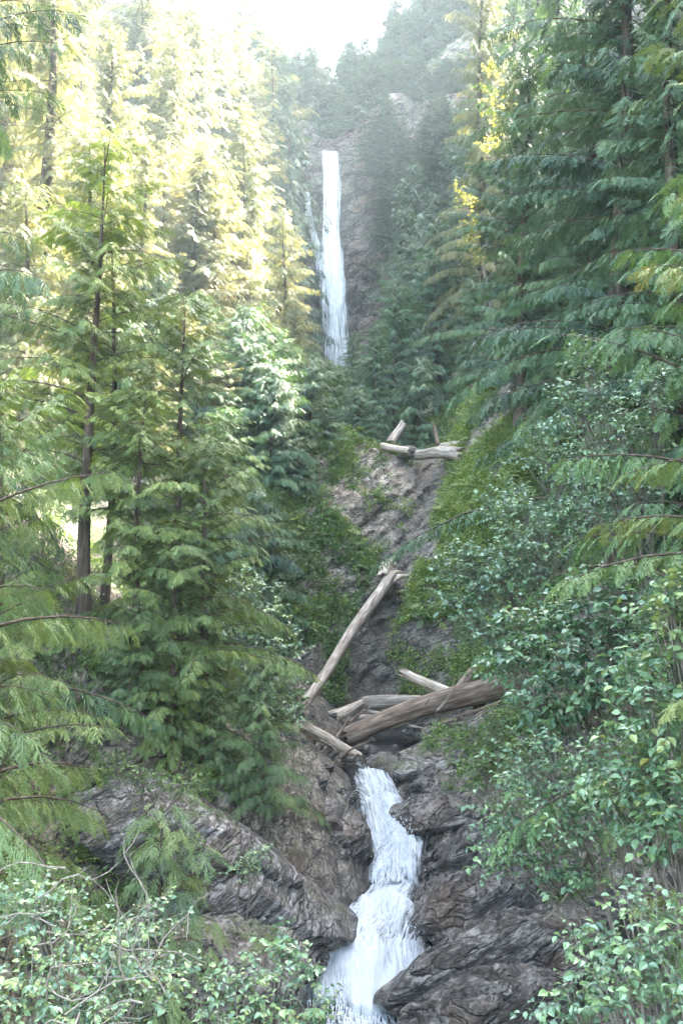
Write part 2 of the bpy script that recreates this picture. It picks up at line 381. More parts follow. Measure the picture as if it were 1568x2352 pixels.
# the tall fall: three overlapping veils and a thin side trickle, all one body of water
mb = MB(); foams = []; fls = []
def veil(path, Yd, wl, nseg, ncol, fo, seed, bulge=.25):
    pts = np.array([P(u, v, Yd) for u, v in path]); s = np.linspace(0, 1, nseg)
    k = np.linspace(0, 1, len(pts))
    c = np.stack([np.interp(s, k, pts[:, j]) for j in range(3)], 1); ww = np.interp(s, np.linspace(0, 1, len(wl)), wl)
    a = np.linspace(-1, 1, ncol)
    Z = np.repeat(c[:, 2:3], ncol, 1); S = c[0, 2]-Z
    X = c[:, :1]+ww[:, None]*a[None]
    fl = np.stack([X-pts[0, 0]+seed*7.7, S, 0*X+seed], -1).reshape(-1, 3)
    n = fbm(fl*np.array([.9, .12, 1]), 4).reshape(X.shape)
    X = X+.25*fbm(fl*np.array([.3, .25, 1])+5, 3).reshape(X.shape)*np.linspace(0, 1, nseg)[:, None]
    Yq = Yd-bulge*(1-a[None]**2)-.55*n+(2.6*(1-smooth(0, .05, s))**1.5)[:, None]
    Z = Z+(.12*np.exp(-s/.02))[:, None]*(1-.6*np.abs(a[None])**2)
    i = np.arange(nseg-1)[:, None]*ncol+np.arange(ncol-1)[None]
    mb.add(np.stack([X, Yq, Z], -1).reshape(-1, 3), np.stack([i, i+1, i+ncol+1, i+ncol], -1).reshape(-1, 4))
    f = np.repeat(np.interp(s, np.linspace(0, 1, len(fo)), fo)[:, None], ncol, 1)-.7*np.abs(a[None])**2+.12
    foams.append(f.ravel()); fls.append(fl)
veil([(757, 331), (763, 420), (763, 540), (760, 620), (768, 740), (778, 850)], 106.3, [1.25, 1.4, 1.45, 1.9, 2.0, 2.3], 260, 44, [.8, .62, .55, .8, .55, .5], 1)
veil([(757, 333), (757, 480), (758, 600), (766, 720), (776, 850)], 105.9, [1., 1.2, 1.8, 2.2, 2.6], 240, 40, [.6, .5, .68, .45, .45], 2, .4)
veil([(765, 560), (770, 640), (780, 740), (790, 855)], 105.5, [.7, 1.5, 1.9, 2.3], 160, 40, [.45, .5, .4, .42], 3, .5)
veil([(702, 432), (708, 490), (722, 545), (733, 600), (742, 660)], 106.2, [.35, .5, .55, .75, .8], 140, 14, [.85, .8, .75, .8, .6], 4, .15)
o = ob('waterfall', mb.mesh('waterfall', M['fall'], True, uv=np.concatenate(fls), extra={'foam': np.concatenate(foams)})); o['kind'] = 'structure'

# ------------------------------------------------------------------ conifers
def spray(n, sub, seed, width=.032, ang=48, lmax=.40):
    r = np.random.default_rng(seed); V = []; F = []
    def kite(b, d, L, w):
        k = len(V); pr = np.array([-d[1], d[0]])
        for q in (b, b+d*L*.45+pr*w, b+d*L, b+d*L*.45-pr*w): V.append([q[0], q[1], 0])
        F.append([k, k+1, k+2, k+3])
    kite(np.array([0., 0]), np.array([0, 1.]), 1., .016)
    for i in range(n):
        t = .06+.90*(i+.5)/n; s = 1 if i % 2 else -1
        L = lmax*(sin(pi*min(1, .18+t*.80))**.75)*(.8+.4*r.random()); a = radians(ang-16*t+r.normal(0, 11)); L *= .7+.6*r.random()
        d = np.array([s*sin(a), cos(a)]); b = np.array([0, t])
        if not sub: kite(b, d, L, width*(.8+.5*r.random()))
        else:
            kite(b, d, L, .010)
            for j in range(sub):
                tt = .18+.78*(j+.5)/sub; s2 = 1 if j % 2 else -1
                a2 = radians(38+r.normal(0, 6)); dd_ = np.array([d[0]*cos(a2)-s2*d[1]*sin(a2), s2*d[0]*sin(a2)+d[1]*cos(a2)])
                kite(b+d*L*tt, dd_, L*.34*(1.15-tt*.6), .0125)
    V = np.array(V); V[:, 2] = -.32*V[:, 1]**2-.9*V[:, 0]**2+r.normal(0, .006, len(V))
    return V, np.array(F)
SP = {'far': [spray(10, 0, k, .05) for k in range(3)], 'mid': [spray(19, 0, 10+k, .023, 44, .40) for k in range(6)],
      'near': [spray(20, 6, 20+k, lmax=.30) for k in range(5)],
      'flat': [spray(26, 0, 40+k, .019, 62, .34) for k in range(4)]}
def frames(d, roll, up=(0, 0, 1.)):
    d = d/np.linalg.norm(d, axis=1)[:, None]
    x = np.cross(d, np.array(up)); x /= np.linalg.norm(x, axis=1)[:, None]+1e-6
    zz = np.cross(x, d); c, s = np.cos(roll)[:, None], np.sin(roll)[:, None]
    return np.stack([x*c+zz*s, d, zz*c-x*s], 2)
def scatter(mb, tmpl, pos, d, sc, tint, r, rollsd=.35, xs=1.):
    pos = np.array(pos); d = np.array(d); sc = np.array(sc); tint = np.array(tint)
    rt = frames(d, r.normal(0, rollsd, len(pos))); pick = r.integers(0, len(tmpl), len(pos))
    for k, (V, F) in enumerate(tmpl):
        m = np.where(pick == k)[0]
        if not len(m): continue
        Vx = V*np.array([xs, 1, 1])
        W = np.einsum('nij,vj->nvi', rt[m], Vx)*sc[m][:, None, None]+pos[m][:, None]
        FF = (np.arange(len(m))*len(V))[:, None, None]+F[None]
        mb.add(W.reshape(-1, 3), FF.reshape(-1, F.shape[1]), np.repeat(tint[m], len(V)))
def conifer(name, seed, h, rad, tm='mid', mat='cedar', clear=.08, dens=3.4, pw=.75, up=.28, dr=.75, hang=.6, sl=.85, step=.30,
            trunk_r=None, gap=.12, smin=.3, lean=(0, 0), tip=.0, full=.25, fill=10):
    r = np.random.default_rng(seed); cr = MB(); tr = MB()
    tr_ = trunk_r or h*.014+.03
    zt = np.linspace(-.6, h, 14)
    wob = np.stack([.012*h*np.sin(zt/h*5+seed)+lean[0]*(zt/h), .012*h*np.cos(zt/h*4+seed*2)+lean[1]*zt/h, zt], 1)
    V, F = tube(wob, np.maximum(tr_*(1-zt/h)**.85, .012)+tr_*.5*np.exp(-np.maximum(zt, 0)/.35), 10); tr.add(V, F)
    nb = int(h*dens); pos = []; dd = []; ss = []; tt = []
    for i in range(nb):
        q = (i+r.random())/nb
        if r.random() < gap*(1-q): continue
        zz = h*(clear+(1-clear)*q)
        prof = ((1-q)**pw)*(full+(1-full)*min(1, q*5+.35)) if full < 1 else (1-q)**pw
        az = i*2.39996+r.normal(0, .5)
        lob = fbm(np.array([[cos(az)*1.1+seed, sin(az)*1.1, zz/h*4.5]]), 2)[0]
        if lob < -.32 and r.random() < .6: continue
        L = rad*prof*(.45+.75*r.random())*(1+.75*lob)+.2
        c = np.array([np.interp(zz, zt, wob[:, 0]), np.interp(zz, zt, wob[:, 1]), zz])
        hd = np.array([cos(az), sin(az), 0]); a = up+.55*q+r.normal(0, .08); b = dr*(1-.5*q)*(.75+.5*r.random())
        f = lambda s: c+hd*L*s*(1-.12*b*s)+np.array([0, 0, 1])*L*(a*s-b*s*s+tip*s**3)
        s7 = np.linspace(0, 1, 6); side = np.array([-hd[1], hd[0], 0])
        sw = r.normal(0, .10)*L
        pts = np.array([f(s)+side*sw*s*s for s in s7])
        V, F = tube(pts, np.linspace(max(.010, .013*L*.8), .004, 6), 4); tr.add(V, F)
        bt = np.clip(r.normal(.45, .16), 0, 1)
        m = max(2, int(L/step))
        for j in range(m):
            s = .06+.92*(j+r.random()*.8)/m
            for sg in (-1, 1):
                if r.random() < .06: continue
                p = f(s)+side*sw*s*s
                ln = min(sl, max(smin, (.30+.45*L*(1-s)*.8)*(.75+.5*r.random())))
                an = sg*radians(62-28*s+r.normal(0, 9))
                d = hd*cos(an)+side*sin(an); sp = a-2*b*s+3*tip*s*s
                d = d+np.array([0, 0, sp*cos(an)*.8-hang*(.6+.8*r.random())])
                pos.append(p); dd.append(d); ss.append(ln); tt.append(np.clip(bt+r.normal(0, .13), 0, 1))
        p = f(1)+side*sw; d = hd+np.array([0, 0, a-2*b+3*tip-hang*.3]); pos.append(p-d*.1); dd.append(d); ss.append(min(sl, max(smin, .5*L))); tt.append(min(1, bt+.12))
    for k in range(int(h*fill)):
        zz = h*(clear+.04+(.95-clear)*r.random()); az = r.random()*6.28; c = np.array([np.interp(zz, zt, wob[:, 0]), np.interp(zz, zt, wob[:, 1]), zz])
        e = np.array([cos(az), sin(az), 0]); pos.append(c+e*(.1+.25*r.random()*rad*(1-zz/h)**pw)); dd.append(e+np.array([r.normal(0, .5), r.normal(0, .5), -.5])); ss.append(max(smin, sl*.7)); tt.append(np.clip(r.normal(.4, .15), 0, 1))
    for k in range(5):
        az = k*1.3; pos.append(wob[-1]-[0, 0, .1*k]); dd.append(np.array([cos(az)*.4, sin(az)*.4, 1.])); ss.append(smin*1.1); tt.append(.6)
    scatter(cr, SP[tm], pos, dd, ss, tt, r)
    return dict(trunk=tr.mesh(name+'_trunk', M['bark'], True), crown=cr.mesh(name+'_crown', M[mat]), h=h, r=rad)
def with_mat(p, mat):
    q = dict(p); q['crown'] = p['crown'].copy(); q['crown'].materials[0] = M[mat]; return q
def plant_tree(p, name, x, y, ztop, label, cat='tree', group=None, rs=1., rot=None, base=None, lean=0., h=None):
    zb = gz(x, y)-.1 if base is None else base
    hh = max(2., ztop-zb) if h is None else h
    s = hh/p['h']
    rt = ob(name, None, loc=(x, y, zb)); rt.empty_display_size = .3
    rt.scale = (rs*p.get('k', 1)*s**.65, rs*s**.65, s); rt.rotation_euler = (0, lean, (R.random()*6.28 if rot is None else rot))
    tag(rt, label, cat, group)
    for part in ('trunk', 'crown'):
        o = ob(part, p[part], rt)
    return rt

PR = {
 'cedarA': conifer('cedar', 1, 22, 3.7, 'mid', 'cedar', .08, 8, .55, .2, .6, .75, .52, .165, full=.9, gap=.12, smin=.22, fill=45),
 'cedarB': conifer('cedar', 2, 14, 3.0, 'mid', 'cedar', .03, 11, .6, .2, .65, .75, .46, .155, full=.95, smin=.2),
 'cedarC': conifer('cedar', 3, 6, 2.0, 'mid', 'cedar_dark', .02, 14., .6, .25, .6, .8, .45, .15, full=.95, smin=.2),
 'cedarD': conifer('cedar', 9, 5, 1.7, 'mid', 'cedar_dark', .02, 15., .65, .3, .65, .8, .42, .14, full=.95, smin=.2),
 'fir1': conifer('fir', 4, 18, 3.9, 'far', 'golden', .05, 12, .7, .1, .35, .55, .85, .26, full=.9, smin=.4, trunk_r=.16, fill=22),
 'fir2': conifer('fir', 5, 22, 4.3, 'far', 'golden', .08, 10, .65, .1, .45, .6, .95, .28, gap=.2, full=.9, smin=.45, trunk_r=.2, fill=20),
 'fir3': conifer('fir', 6, 15, 3.2, 'far', 'far', .03, 11, .7, .15, .4, .6, .9, .28, full=1., smin=.45, trunk_r=.14, fill=22),
 'pine': conifer('pine', 7, 18, 2.4, 'far', 'golden', .35, 3.6, .4, .1, .2, .2, 1.2, .4, gap=.4, full=1., smin=.7, trunk_r=.2, fill=3),
}
PR['dark2'] = conifer('cedar', 44, 20, 4., 'mid', 'cedar_dark', .05, 9, .5, .25, .5, .75, .5, .165, full=.55, gap=.1, smin=.22, fill=45)
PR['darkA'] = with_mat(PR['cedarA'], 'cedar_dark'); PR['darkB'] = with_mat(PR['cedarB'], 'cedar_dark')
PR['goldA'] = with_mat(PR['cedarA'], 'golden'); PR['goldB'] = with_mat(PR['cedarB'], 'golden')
PR['farA'] = with_mat(PR['fir2'], 'far'); PR['greenC'] = with_mat(PR['cedarC'], 'cedar'); PR['greenD'] = with_mat(PR['cedarD'], 'cedar')
def tree_at(kind, u, v, Y, label, name='cedar_tree', rs=1., group=None, base=None, **kw):
    p = P(u, v, Y)
    if 'h' in kw: base = p[2]-kw['h']
    return plant_tree(PR[kind], name, p[0], Y, p[2], label, 'tree', group, rs, base=base, **kw)

SUN_SLOPE = 'sunlit conifers on the far bank slope'
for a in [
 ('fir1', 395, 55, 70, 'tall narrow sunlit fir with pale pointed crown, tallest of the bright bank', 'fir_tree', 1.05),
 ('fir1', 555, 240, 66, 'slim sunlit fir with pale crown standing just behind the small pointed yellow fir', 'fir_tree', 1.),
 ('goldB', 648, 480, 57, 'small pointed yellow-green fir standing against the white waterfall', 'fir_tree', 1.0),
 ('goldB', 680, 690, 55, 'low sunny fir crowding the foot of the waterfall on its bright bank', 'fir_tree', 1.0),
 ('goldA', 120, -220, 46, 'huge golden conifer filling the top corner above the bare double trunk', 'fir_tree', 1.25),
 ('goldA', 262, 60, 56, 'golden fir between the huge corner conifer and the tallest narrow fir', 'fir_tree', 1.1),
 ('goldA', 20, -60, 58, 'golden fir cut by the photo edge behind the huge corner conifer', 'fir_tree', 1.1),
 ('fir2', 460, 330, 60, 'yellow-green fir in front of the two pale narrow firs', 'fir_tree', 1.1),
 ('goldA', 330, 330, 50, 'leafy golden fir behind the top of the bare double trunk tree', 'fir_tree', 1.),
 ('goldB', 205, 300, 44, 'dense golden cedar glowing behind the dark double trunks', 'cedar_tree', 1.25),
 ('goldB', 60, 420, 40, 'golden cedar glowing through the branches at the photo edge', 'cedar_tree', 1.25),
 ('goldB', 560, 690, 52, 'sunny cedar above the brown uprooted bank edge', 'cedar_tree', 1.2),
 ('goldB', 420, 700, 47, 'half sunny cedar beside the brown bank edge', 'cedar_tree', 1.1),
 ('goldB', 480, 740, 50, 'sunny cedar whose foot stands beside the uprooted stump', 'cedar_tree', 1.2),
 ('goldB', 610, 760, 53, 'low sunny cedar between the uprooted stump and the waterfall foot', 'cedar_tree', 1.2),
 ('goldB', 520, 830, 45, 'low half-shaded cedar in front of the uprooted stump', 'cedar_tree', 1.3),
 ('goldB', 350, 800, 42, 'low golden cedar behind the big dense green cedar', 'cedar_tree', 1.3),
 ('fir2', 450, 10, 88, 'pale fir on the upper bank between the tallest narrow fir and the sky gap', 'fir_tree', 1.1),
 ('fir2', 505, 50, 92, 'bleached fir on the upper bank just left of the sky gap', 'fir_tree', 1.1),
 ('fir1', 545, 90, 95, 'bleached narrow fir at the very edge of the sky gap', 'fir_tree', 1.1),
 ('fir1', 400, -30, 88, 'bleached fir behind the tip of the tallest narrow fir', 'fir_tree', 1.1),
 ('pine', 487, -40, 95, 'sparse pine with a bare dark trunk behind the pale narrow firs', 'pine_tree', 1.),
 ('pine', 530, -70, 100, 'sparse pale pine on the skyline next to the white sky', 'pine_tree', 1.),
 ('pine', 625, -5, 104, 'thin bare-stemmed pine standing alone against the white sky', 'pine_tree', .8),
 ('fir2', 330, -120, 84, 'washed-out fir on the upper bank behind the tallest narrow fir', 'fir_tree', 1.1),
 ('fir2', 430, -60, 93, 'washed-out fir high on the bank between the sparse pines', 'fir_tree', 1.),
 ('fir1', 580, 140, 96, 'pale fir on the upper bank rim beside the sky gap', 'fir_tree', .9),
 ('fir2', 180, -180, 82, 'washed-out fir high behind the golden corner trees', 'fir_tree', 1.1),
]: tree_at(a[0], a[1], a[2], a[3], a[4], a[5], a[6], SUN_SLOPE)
for u, v, Y, l in [(668, 185, 103, 'bluish fir on the cliff rim beside the fall lip'), (640, 330, 100, 'bluish fir growing on the cliff beside the upper fall'),
                (665, 470, 99, 'bluish fir below the rim fir, beside the thin side trickle'), (610, 300, 101, 'pale bluish fir at the bright bank end of the waterfall cliff')]:
    tree_at('fir3', u, v, Y, l, 'fir_tree', .9, 'firs on the waterfall cliff')

MID = 'young cedars crowding the gorge behind the rock step'
for k, u, v, Y, rs, l in [
 ('greenC', 770, 850, 57, 1.3, 'yellow-green young cedar below the foot of the waterfall'),
 ('greenC', 700, 850, 52, 1.3, 'young cedar at the shade edge below the sunny low fir'),
 ('cedarC', 610, 880, 48, 1.4, 'dark young cedar under the brown uprooted bank edge'),
 ('cedarD', 825, 890, 53, 1.4, 'young cedar leaning over the upper driftwood logs'),
 ('cedarC', 540, 910, 44, 1.4, 'dark cedar between the big green cedar and the gorge thicket'),
 ('cedarC', 745, 930, 48, 1.3, 'dark cedar in the middle of the gorge thicket'),
 ('cedarC', 655, 985, 44, 1.3, 'drooping dark cedar facing the pale rock nose'),
 ('cedarD', 570, 1080, 39, 1.3, 'dark cedar low in the gorge above the bluish alder'),
 ('cedarD', 700, 1060, 44, 1.0, 'small drooping cedar rooted on the mossy slope by the rock nose'),
 ('cedarC', 620, 1150, 40, 1.0, 'dark drooping cedar just above the bluish alder'),
 ('cedarC', 500, 1120, 36, 1.3, 'shaded cedar behind the big green cedar'),
]: tree_at(k, u, v, Y, l, 'cedar_tree', rs, MID)
for k in range(26):
    Y = 40+14*R.random(); x_ = float(sxz(np.array([Y]))[0][0])-3.6-9*R.random()-.25*(Y-40); z_ = gz(x_, Y)
    plant_tree(PR['cedarC' if k % 3 else 'greenC'], 'cedar_tree', x_, Y, z_+3.6+2.2*R.random(), 'young cedar of the dense shaded thicket left of the rock step', 'tree', MID, 1.25, base=z_-.2)
for k, u, v, Y, rs, l in [('cedarC', 735, 815, 72, 1.5, 'young cedar hiding the sunny side of the waterfall foot'), ('darkB', 812, 760, 74, 1.2, 'cedar hiding the shaded side of the waterfall foot'),
 ('cedarD', 778, 838, 70, 1.6, 'low bushy cedar right in front of the waterfall foot'), ('cedarC', 845, 815, 68, 1.4, 'bushy cedar just right of the low one in front of the waterfall foot'), ('greenC', 700, 800, 66, 1.4, 'bright bushy cedar at the sunny side of the waterfall foot')]:
    tree_at(k, u, v, Y, l, 'cedar_tree', rs, 'cedars at the waterfall foot', h=5.5)
RS = 'cedars on the shaded slope below the cliff'
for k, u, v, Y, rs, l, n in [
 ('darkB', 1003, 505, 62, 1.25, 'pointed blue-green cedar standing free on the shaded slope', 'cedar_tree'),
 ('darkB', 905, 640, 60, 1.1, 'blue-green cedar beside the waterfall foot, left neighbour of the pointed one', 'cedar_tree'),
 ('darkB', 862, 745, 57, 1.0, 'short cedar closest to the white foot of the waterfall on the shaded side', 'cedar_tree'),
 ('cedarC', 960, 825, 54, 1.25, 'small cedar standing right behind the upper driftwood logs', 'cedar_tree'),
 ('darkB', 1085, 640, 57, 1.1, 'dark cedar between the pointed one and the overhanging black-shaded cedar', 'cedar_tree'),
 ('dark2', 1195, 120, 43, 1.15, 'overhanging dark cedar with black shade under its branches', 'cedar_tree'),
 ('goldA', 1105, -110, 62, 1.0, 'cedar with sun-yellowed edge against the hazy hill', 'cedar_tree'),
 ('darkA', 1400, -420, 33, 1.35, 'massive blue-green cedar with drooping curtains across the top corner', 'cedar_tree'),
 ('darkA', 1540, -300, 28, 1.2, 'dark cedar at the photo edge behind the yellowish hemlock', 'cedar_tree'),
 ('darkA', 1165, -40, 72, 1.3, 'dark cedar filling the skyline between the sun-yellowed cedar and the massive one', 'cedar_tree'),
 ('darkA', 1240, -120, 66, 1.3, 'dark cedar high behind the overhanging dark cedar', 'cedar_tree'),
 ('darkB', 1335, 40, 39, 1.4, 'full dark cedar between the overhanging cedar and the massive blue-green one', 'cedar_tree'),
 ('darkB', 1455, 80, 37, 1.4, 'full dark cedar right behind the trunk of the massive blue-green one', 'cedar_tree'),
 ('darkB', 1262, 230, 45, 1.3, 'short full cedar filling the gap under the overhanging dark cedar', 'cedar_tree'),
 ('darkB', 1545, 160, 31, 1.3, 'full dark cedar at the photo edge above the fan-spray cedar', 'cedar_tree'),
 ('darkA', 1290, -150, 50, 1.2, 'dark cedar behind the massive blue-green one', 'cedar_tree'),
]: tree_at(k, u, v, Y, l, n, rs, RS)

HZ = 'hazy trees on the slope right of the waterfall'
for n_, (u, v, Y) in enumerate([(940, 410, 101), (960, 380, 99), (1030, 330, 102), (1070, 340, 96), (930, 480, 92), (990, 450, 90), (1050, 470, 84), (950, 560, 84), (1080, 300, 90), (1020, 580, 75), (905, 640, 84)]):
    tree_at('fir3', u, v, Y, 'hazy blue-green tree on the slope between the waterfall cliff and the shaded cedars', 'fir_tree', 1.1, HZ)
HF = 'blue hazy trees on the hill above the waterfall'
for k in range(190):
    Y = 113.5+(12 if k < 60 else 50)*R.random(); x_ = -13+(30 if k < 60 else 42)*R.random()
    z_ = gz(x_, Y); plant_tree(PR['fir3' if k % 2 else 'farA'], 'fir_tree', x_, Y, z_+(7 if k < 60 else 11)+7*R.random(), 'blue hazy tree added on the wooded hill to shade the cliff', 'tree', HF, 1.15, base=z_-.3)
for k in range(70):  # further hill trees added to keep the hill and cliff in shade
    Y = 112.5+40*R.random(); x_ = 14+26*R.random(); z_ = gz(x_, Y)
    plant_tree(PR['fir3' if k % 2 else 'farA'], 'fir_tree', x_, Y, z_+13+7*R.random(), 'blue hazy tree added on the wooded hill to shade the cliff', 'tree', HF, 1.2, base=z_-.3)
# right-hand ridge trees, unseen, added to shade the gorge, shorter where sun passes
for k in range(120):
    Y = 5+44*R.random() if k < 82 else 49+55*R.random(); x_ = .36*(Y+4)+4.2+(9+9*R.random()**2)*R.random()
    z_ = gz(x_, Y); plant_tree(PR['darkA'], 'cedar_tree', x_, Y, z_+(9+3*R.random() if 51 < Y < 68 else 17+7*R.random()), 'unseen dark cedar added on the ridge to block the sun', 'tree', 'unseen cedars added to shade the gorge', 1.15, base=z_-.3)
# wood behind the left trees
for k in range(26):
    Y = 34+45*R.random(); x_ = -.36*(Y+4)-2-12*R.random()
    z_ = gz(x_, Y); plant_tree(PR['goldA'], 'cedar_tree', x_, Y, z_+14+6*R.random(), 'golden cedar in the wood behind the sunny bank', 'tree', 'cedars of the sunny bank wood', 1.1, base=z_-.3)

for k in range(75):
    Y = 58+50*R.random(); x_ = -7-.2*(Y-55)*R.random()-.30*Y*R.random()
    z_ = gz(x_, Y); plant_tree(PR[('fir1', 'fir2', 'goldB')[k % 3]], 'fir_tree', x_, Y, z_+8+8*R.random(), 'glowing conifer in the dense sunny wood up the far bank', 'tree', 'conifers of the upper sunny wood', 1.2, base=z_-.3)
CB = 'bushy trees on the cliff ledges'
for k in range(26):
    u = 820+270*R.random(); v = 270+400*R.random()
    if u-850 < (v-330)*.2 or (v < 350 and k % 3): continue
    p = P(u, v, 107.5-.03*max(0, v-300)*(u-780)/300); plant_tree(PR['fir3'], 'bushy_tree', p[0], p[1], 0, 'small hazy bushy tree rooted on the ledges of the waterfall cliff', 'tree', CB, 1.7, base=p[2]-2, h=3.5+3*R.random())
for k in range(60):
    x_ = 1.5+22*R.random(); Y = 109.2+6*R.random(); zt_ = float(np.interp(x_, [-2.6, -.6, 1.5, 5, 12, 20, 34], [52.9, 52.4, 54.6, 57, 57.5, 57, 60]))
    plant_tree(PR['fir3'], 'bushy_tree', x_, Y, 0, 'hazy bushy tree along the top edge of the waterfall cliff', 'tree', CB, 1.5, base=zt_-1.2, h=4.5+4*R.random())
for k in range(46):
    u = 850+240*R.random(); v = 240+330*R.random()
    if abs(u-930) < 70 and v < 320: continue
    if u < 900 and v > 330: continue
    p = P(u, v, 107-.03*max(0, v-300)*(u-780)/300); plant_tree(PR['fir3'], 'bushy_tree', p[0], p[1], 0, 'small hazy bushy tree rooted on the ledges of the waterfall cliff', 'tree', CB, 1.7, base=p[2]-2, h=3.5+3*R.random())
for k in range(12):
    u = 600+75*R.random(); v = 300+330*R.random()
    p = P(u, v, 106.2); plant_tree(PR['fir3'], 'bushy_tree', p[0], p[1], 0, 'small hazy bushy tree on the cliff beside the thin side trickle', 'tree', CB, 1.7, base=p[2]-2, h=3.5+3*R.random())
# near trees of their own
def near(name, key, u, v, Y, label, group=None, base_uv=None, **kw):
    p = P(u, v, Y); zb = gz(p[0], Y)-.1
    if base_uv is not None: zb = P(u, base_uv, Y)[2]
    return plant_tree(PR[key], name, p[0], Y, p[2], label, 'tree', group, base=zb, **kw)
PR['n1'] = conifer('cedar', 31, 13.5, 2.9, 'mid', 'cedar_warm', .24, 7.5, .45, .22, .42, .42, .46, .16, trunk_r=.2, gap=.2, full=.8, smin=.22, fill=6)
PR['n1b'] = conifer('cedar', 32, 13, 2.3, 'mid', 'cedar_warm', .3, 6.5, .5, .2, .42, .42, .46, .17, trunk_r=.14, gap=.25, full=.8, smin=.22, fill=5)
PR['n3'] = conifer('cedar', 33, 10.5, 2.5, 'mid', 'cedar_warm', .02, 11., .45, .32, .5, .42, .42, .14, gap=.2, full=.85, smin=.18)
PR['n3b'] = conifer('cedar', 43, 8, 2.3, 'mid', 'cedar_warm', .02, 12., .5, .36, .55, .4, .40, .14, gap=.2, full=.9, smin=.18)
PR['n4'] = conifer('cedar', 34, 9, 2.9, 'near', 'cedar_bright', .03, 8., .4, .1, .5, .95, .5, .19, full=.9, smin=.2, gap=.2)
PR['n5'] = conifer('hemlock', 35, 17, 2.9, 'mid', 'cedar_dark', .1, 6, .4, .15, .5, .8, .5, .18, full=.9, gap=.35, smin=.22, fill=5)
PR['n8'] = conifer('cedar', 36, 4.4, 1.5, 'near', 'cedar_bright', .02, 20, .5, .3, .5, .6, .4, .15, full=.95, smin=.16)
PR['n9'] = conifer('cedar', 37, 2.6, 1.0, 'near', 'cedar_bright', .05, 12, .5, .3, .6, .5, .4, .16, gap=.3, smin=.16)
PR['r9'] = conifer('cedar', 38, 11, 2.8, 'near', 'cedar', .1, 7.5, .5, .15, .45, .7, .42, .16, full=.9, smin=.2)
PR['r10'] = conifer('hemlock', 39, 13, 3.0, 'near', 'hemlock', .1, 5.5, .45, .05, .35, .35, .36, .14, full=.9, gap=.25, smin=.18)
near('cedar_tree', 'n1', 228, 330, 26, 'tall cedar whose thick dark trunk shows bare between branches on the shaded bank')
near('cedar_tree', 'n1b', 262, 400, 27.5, 'slimmer dark trunked cedar standing close behind the thick bare trunk')
near('cedar_tree', 'n3', 420, 680, 26.5, 'big dense green cedar with drooping sprays beside the bare double trunks')
near('cedar_tree', 'n3b', 330, 900, 25, 'leafy green cedar squeezed between the bare double trunks and the big dense cedar', rot=2.)
near('cedar_tree', 'n3b', 470, 1010, 25.5, 'bushy green cedar leaning towards the gorge in front of the big dense one', rot=4.4)
near('cedar_tree', 'n3b', 400, 1190, 24.5, 'low spreading cedar above the bright young cedars', rot=.6)
near('cedar_tree', 'n4', -120, 900, 14, 'pale green cedar reaching long drooping branches in from the photo edge over the rock')
near('hemlock_tree', 'n5', -40, -320, 20, 'dark tall hemlock along the photo edge in front of golden trees')
near('cedar_tree', 'n3', -5, 880, 18, 'pale cedar with hanging sprays between the edge hemlock and the bare double trunks', rot=4.)
near('cedar_tree', 'n8', 300, 1400, 24, 'young cedar below the bare double trunks above the grey outcrop', rot=1.)
near('cedar_tree', 'n8', 600, 1540, 24.9, 'bright green young cedar drooping over the stream boulders')
near('cedar_tree', 'n8', 490, 1560, 25.0, 'young cedar at the uphill side of the bright one drooping over the boulders', rot=3.)
near('cedar_sapling', 'n9', 370, 1860, 17.5, 'thin bright sapling spreading flat sprays over the bare grey slab')
near('cedar_tree', 'r9', 1640, 330, 15.5, 'blue-green cedar stretching fan sprays in from the photo edge above the alders')
near('hemlock_tree', 'r10', 1720, -60, 13, 'hemlock with flat yellow-tipped branches crossing the photo edge')

# ------------------------------------------------------------------ broadleaf shrubs
def leaf_t(seed, fold=.18, wid=.36):
    V = np.array([[0, 0, 0], [0, .5, -fold*.3], [0, 1, -.12], [-wid, .38, fold*.5], [-wid*.72, .72, fold*.3], [wid, .38, fold*.5], [wid*.72, .72, fold*.3]])
    V[:, 2] -= .22*V[:, 1]**2
    return V, np.array([[0, 1, 4, 3], [1, 2, 2, 4], [0, 5, 6, 1], [1, 6, 2, 2]])
LV = leaf_t(0)
LV4 = (LV[0], np.array([[0, 1, 4, 3], [0, 5, 6, 1]])); LV3 = np.array([[1, 2, 4], [1, 6, 2]])
def add_leaves(mb, pos, d, sc, tint, r, roll=.5):
    pos = np.array(pos); d = np.array(d); sc = np.array(sc); tint = np.array(tint)
    rt = frames(d, r.normal(0, roll, len(pos)))
    V = LV[0]; W = np.einsum('nij,vj->nvi', rt, V)*sc[:, None, None]+pos[:, None]
    b = (np.arange(len(pos))*len(V))[:, None, None]
    n0 = mb.n
    mb.add(W.reshape(-1, 3), (b+LV4[1][None]).reshape(-1, 4), np.repeat(tint, len(V)))
    mb.f.append((b+LV3[None]).reshape(-1, 3)+n0)
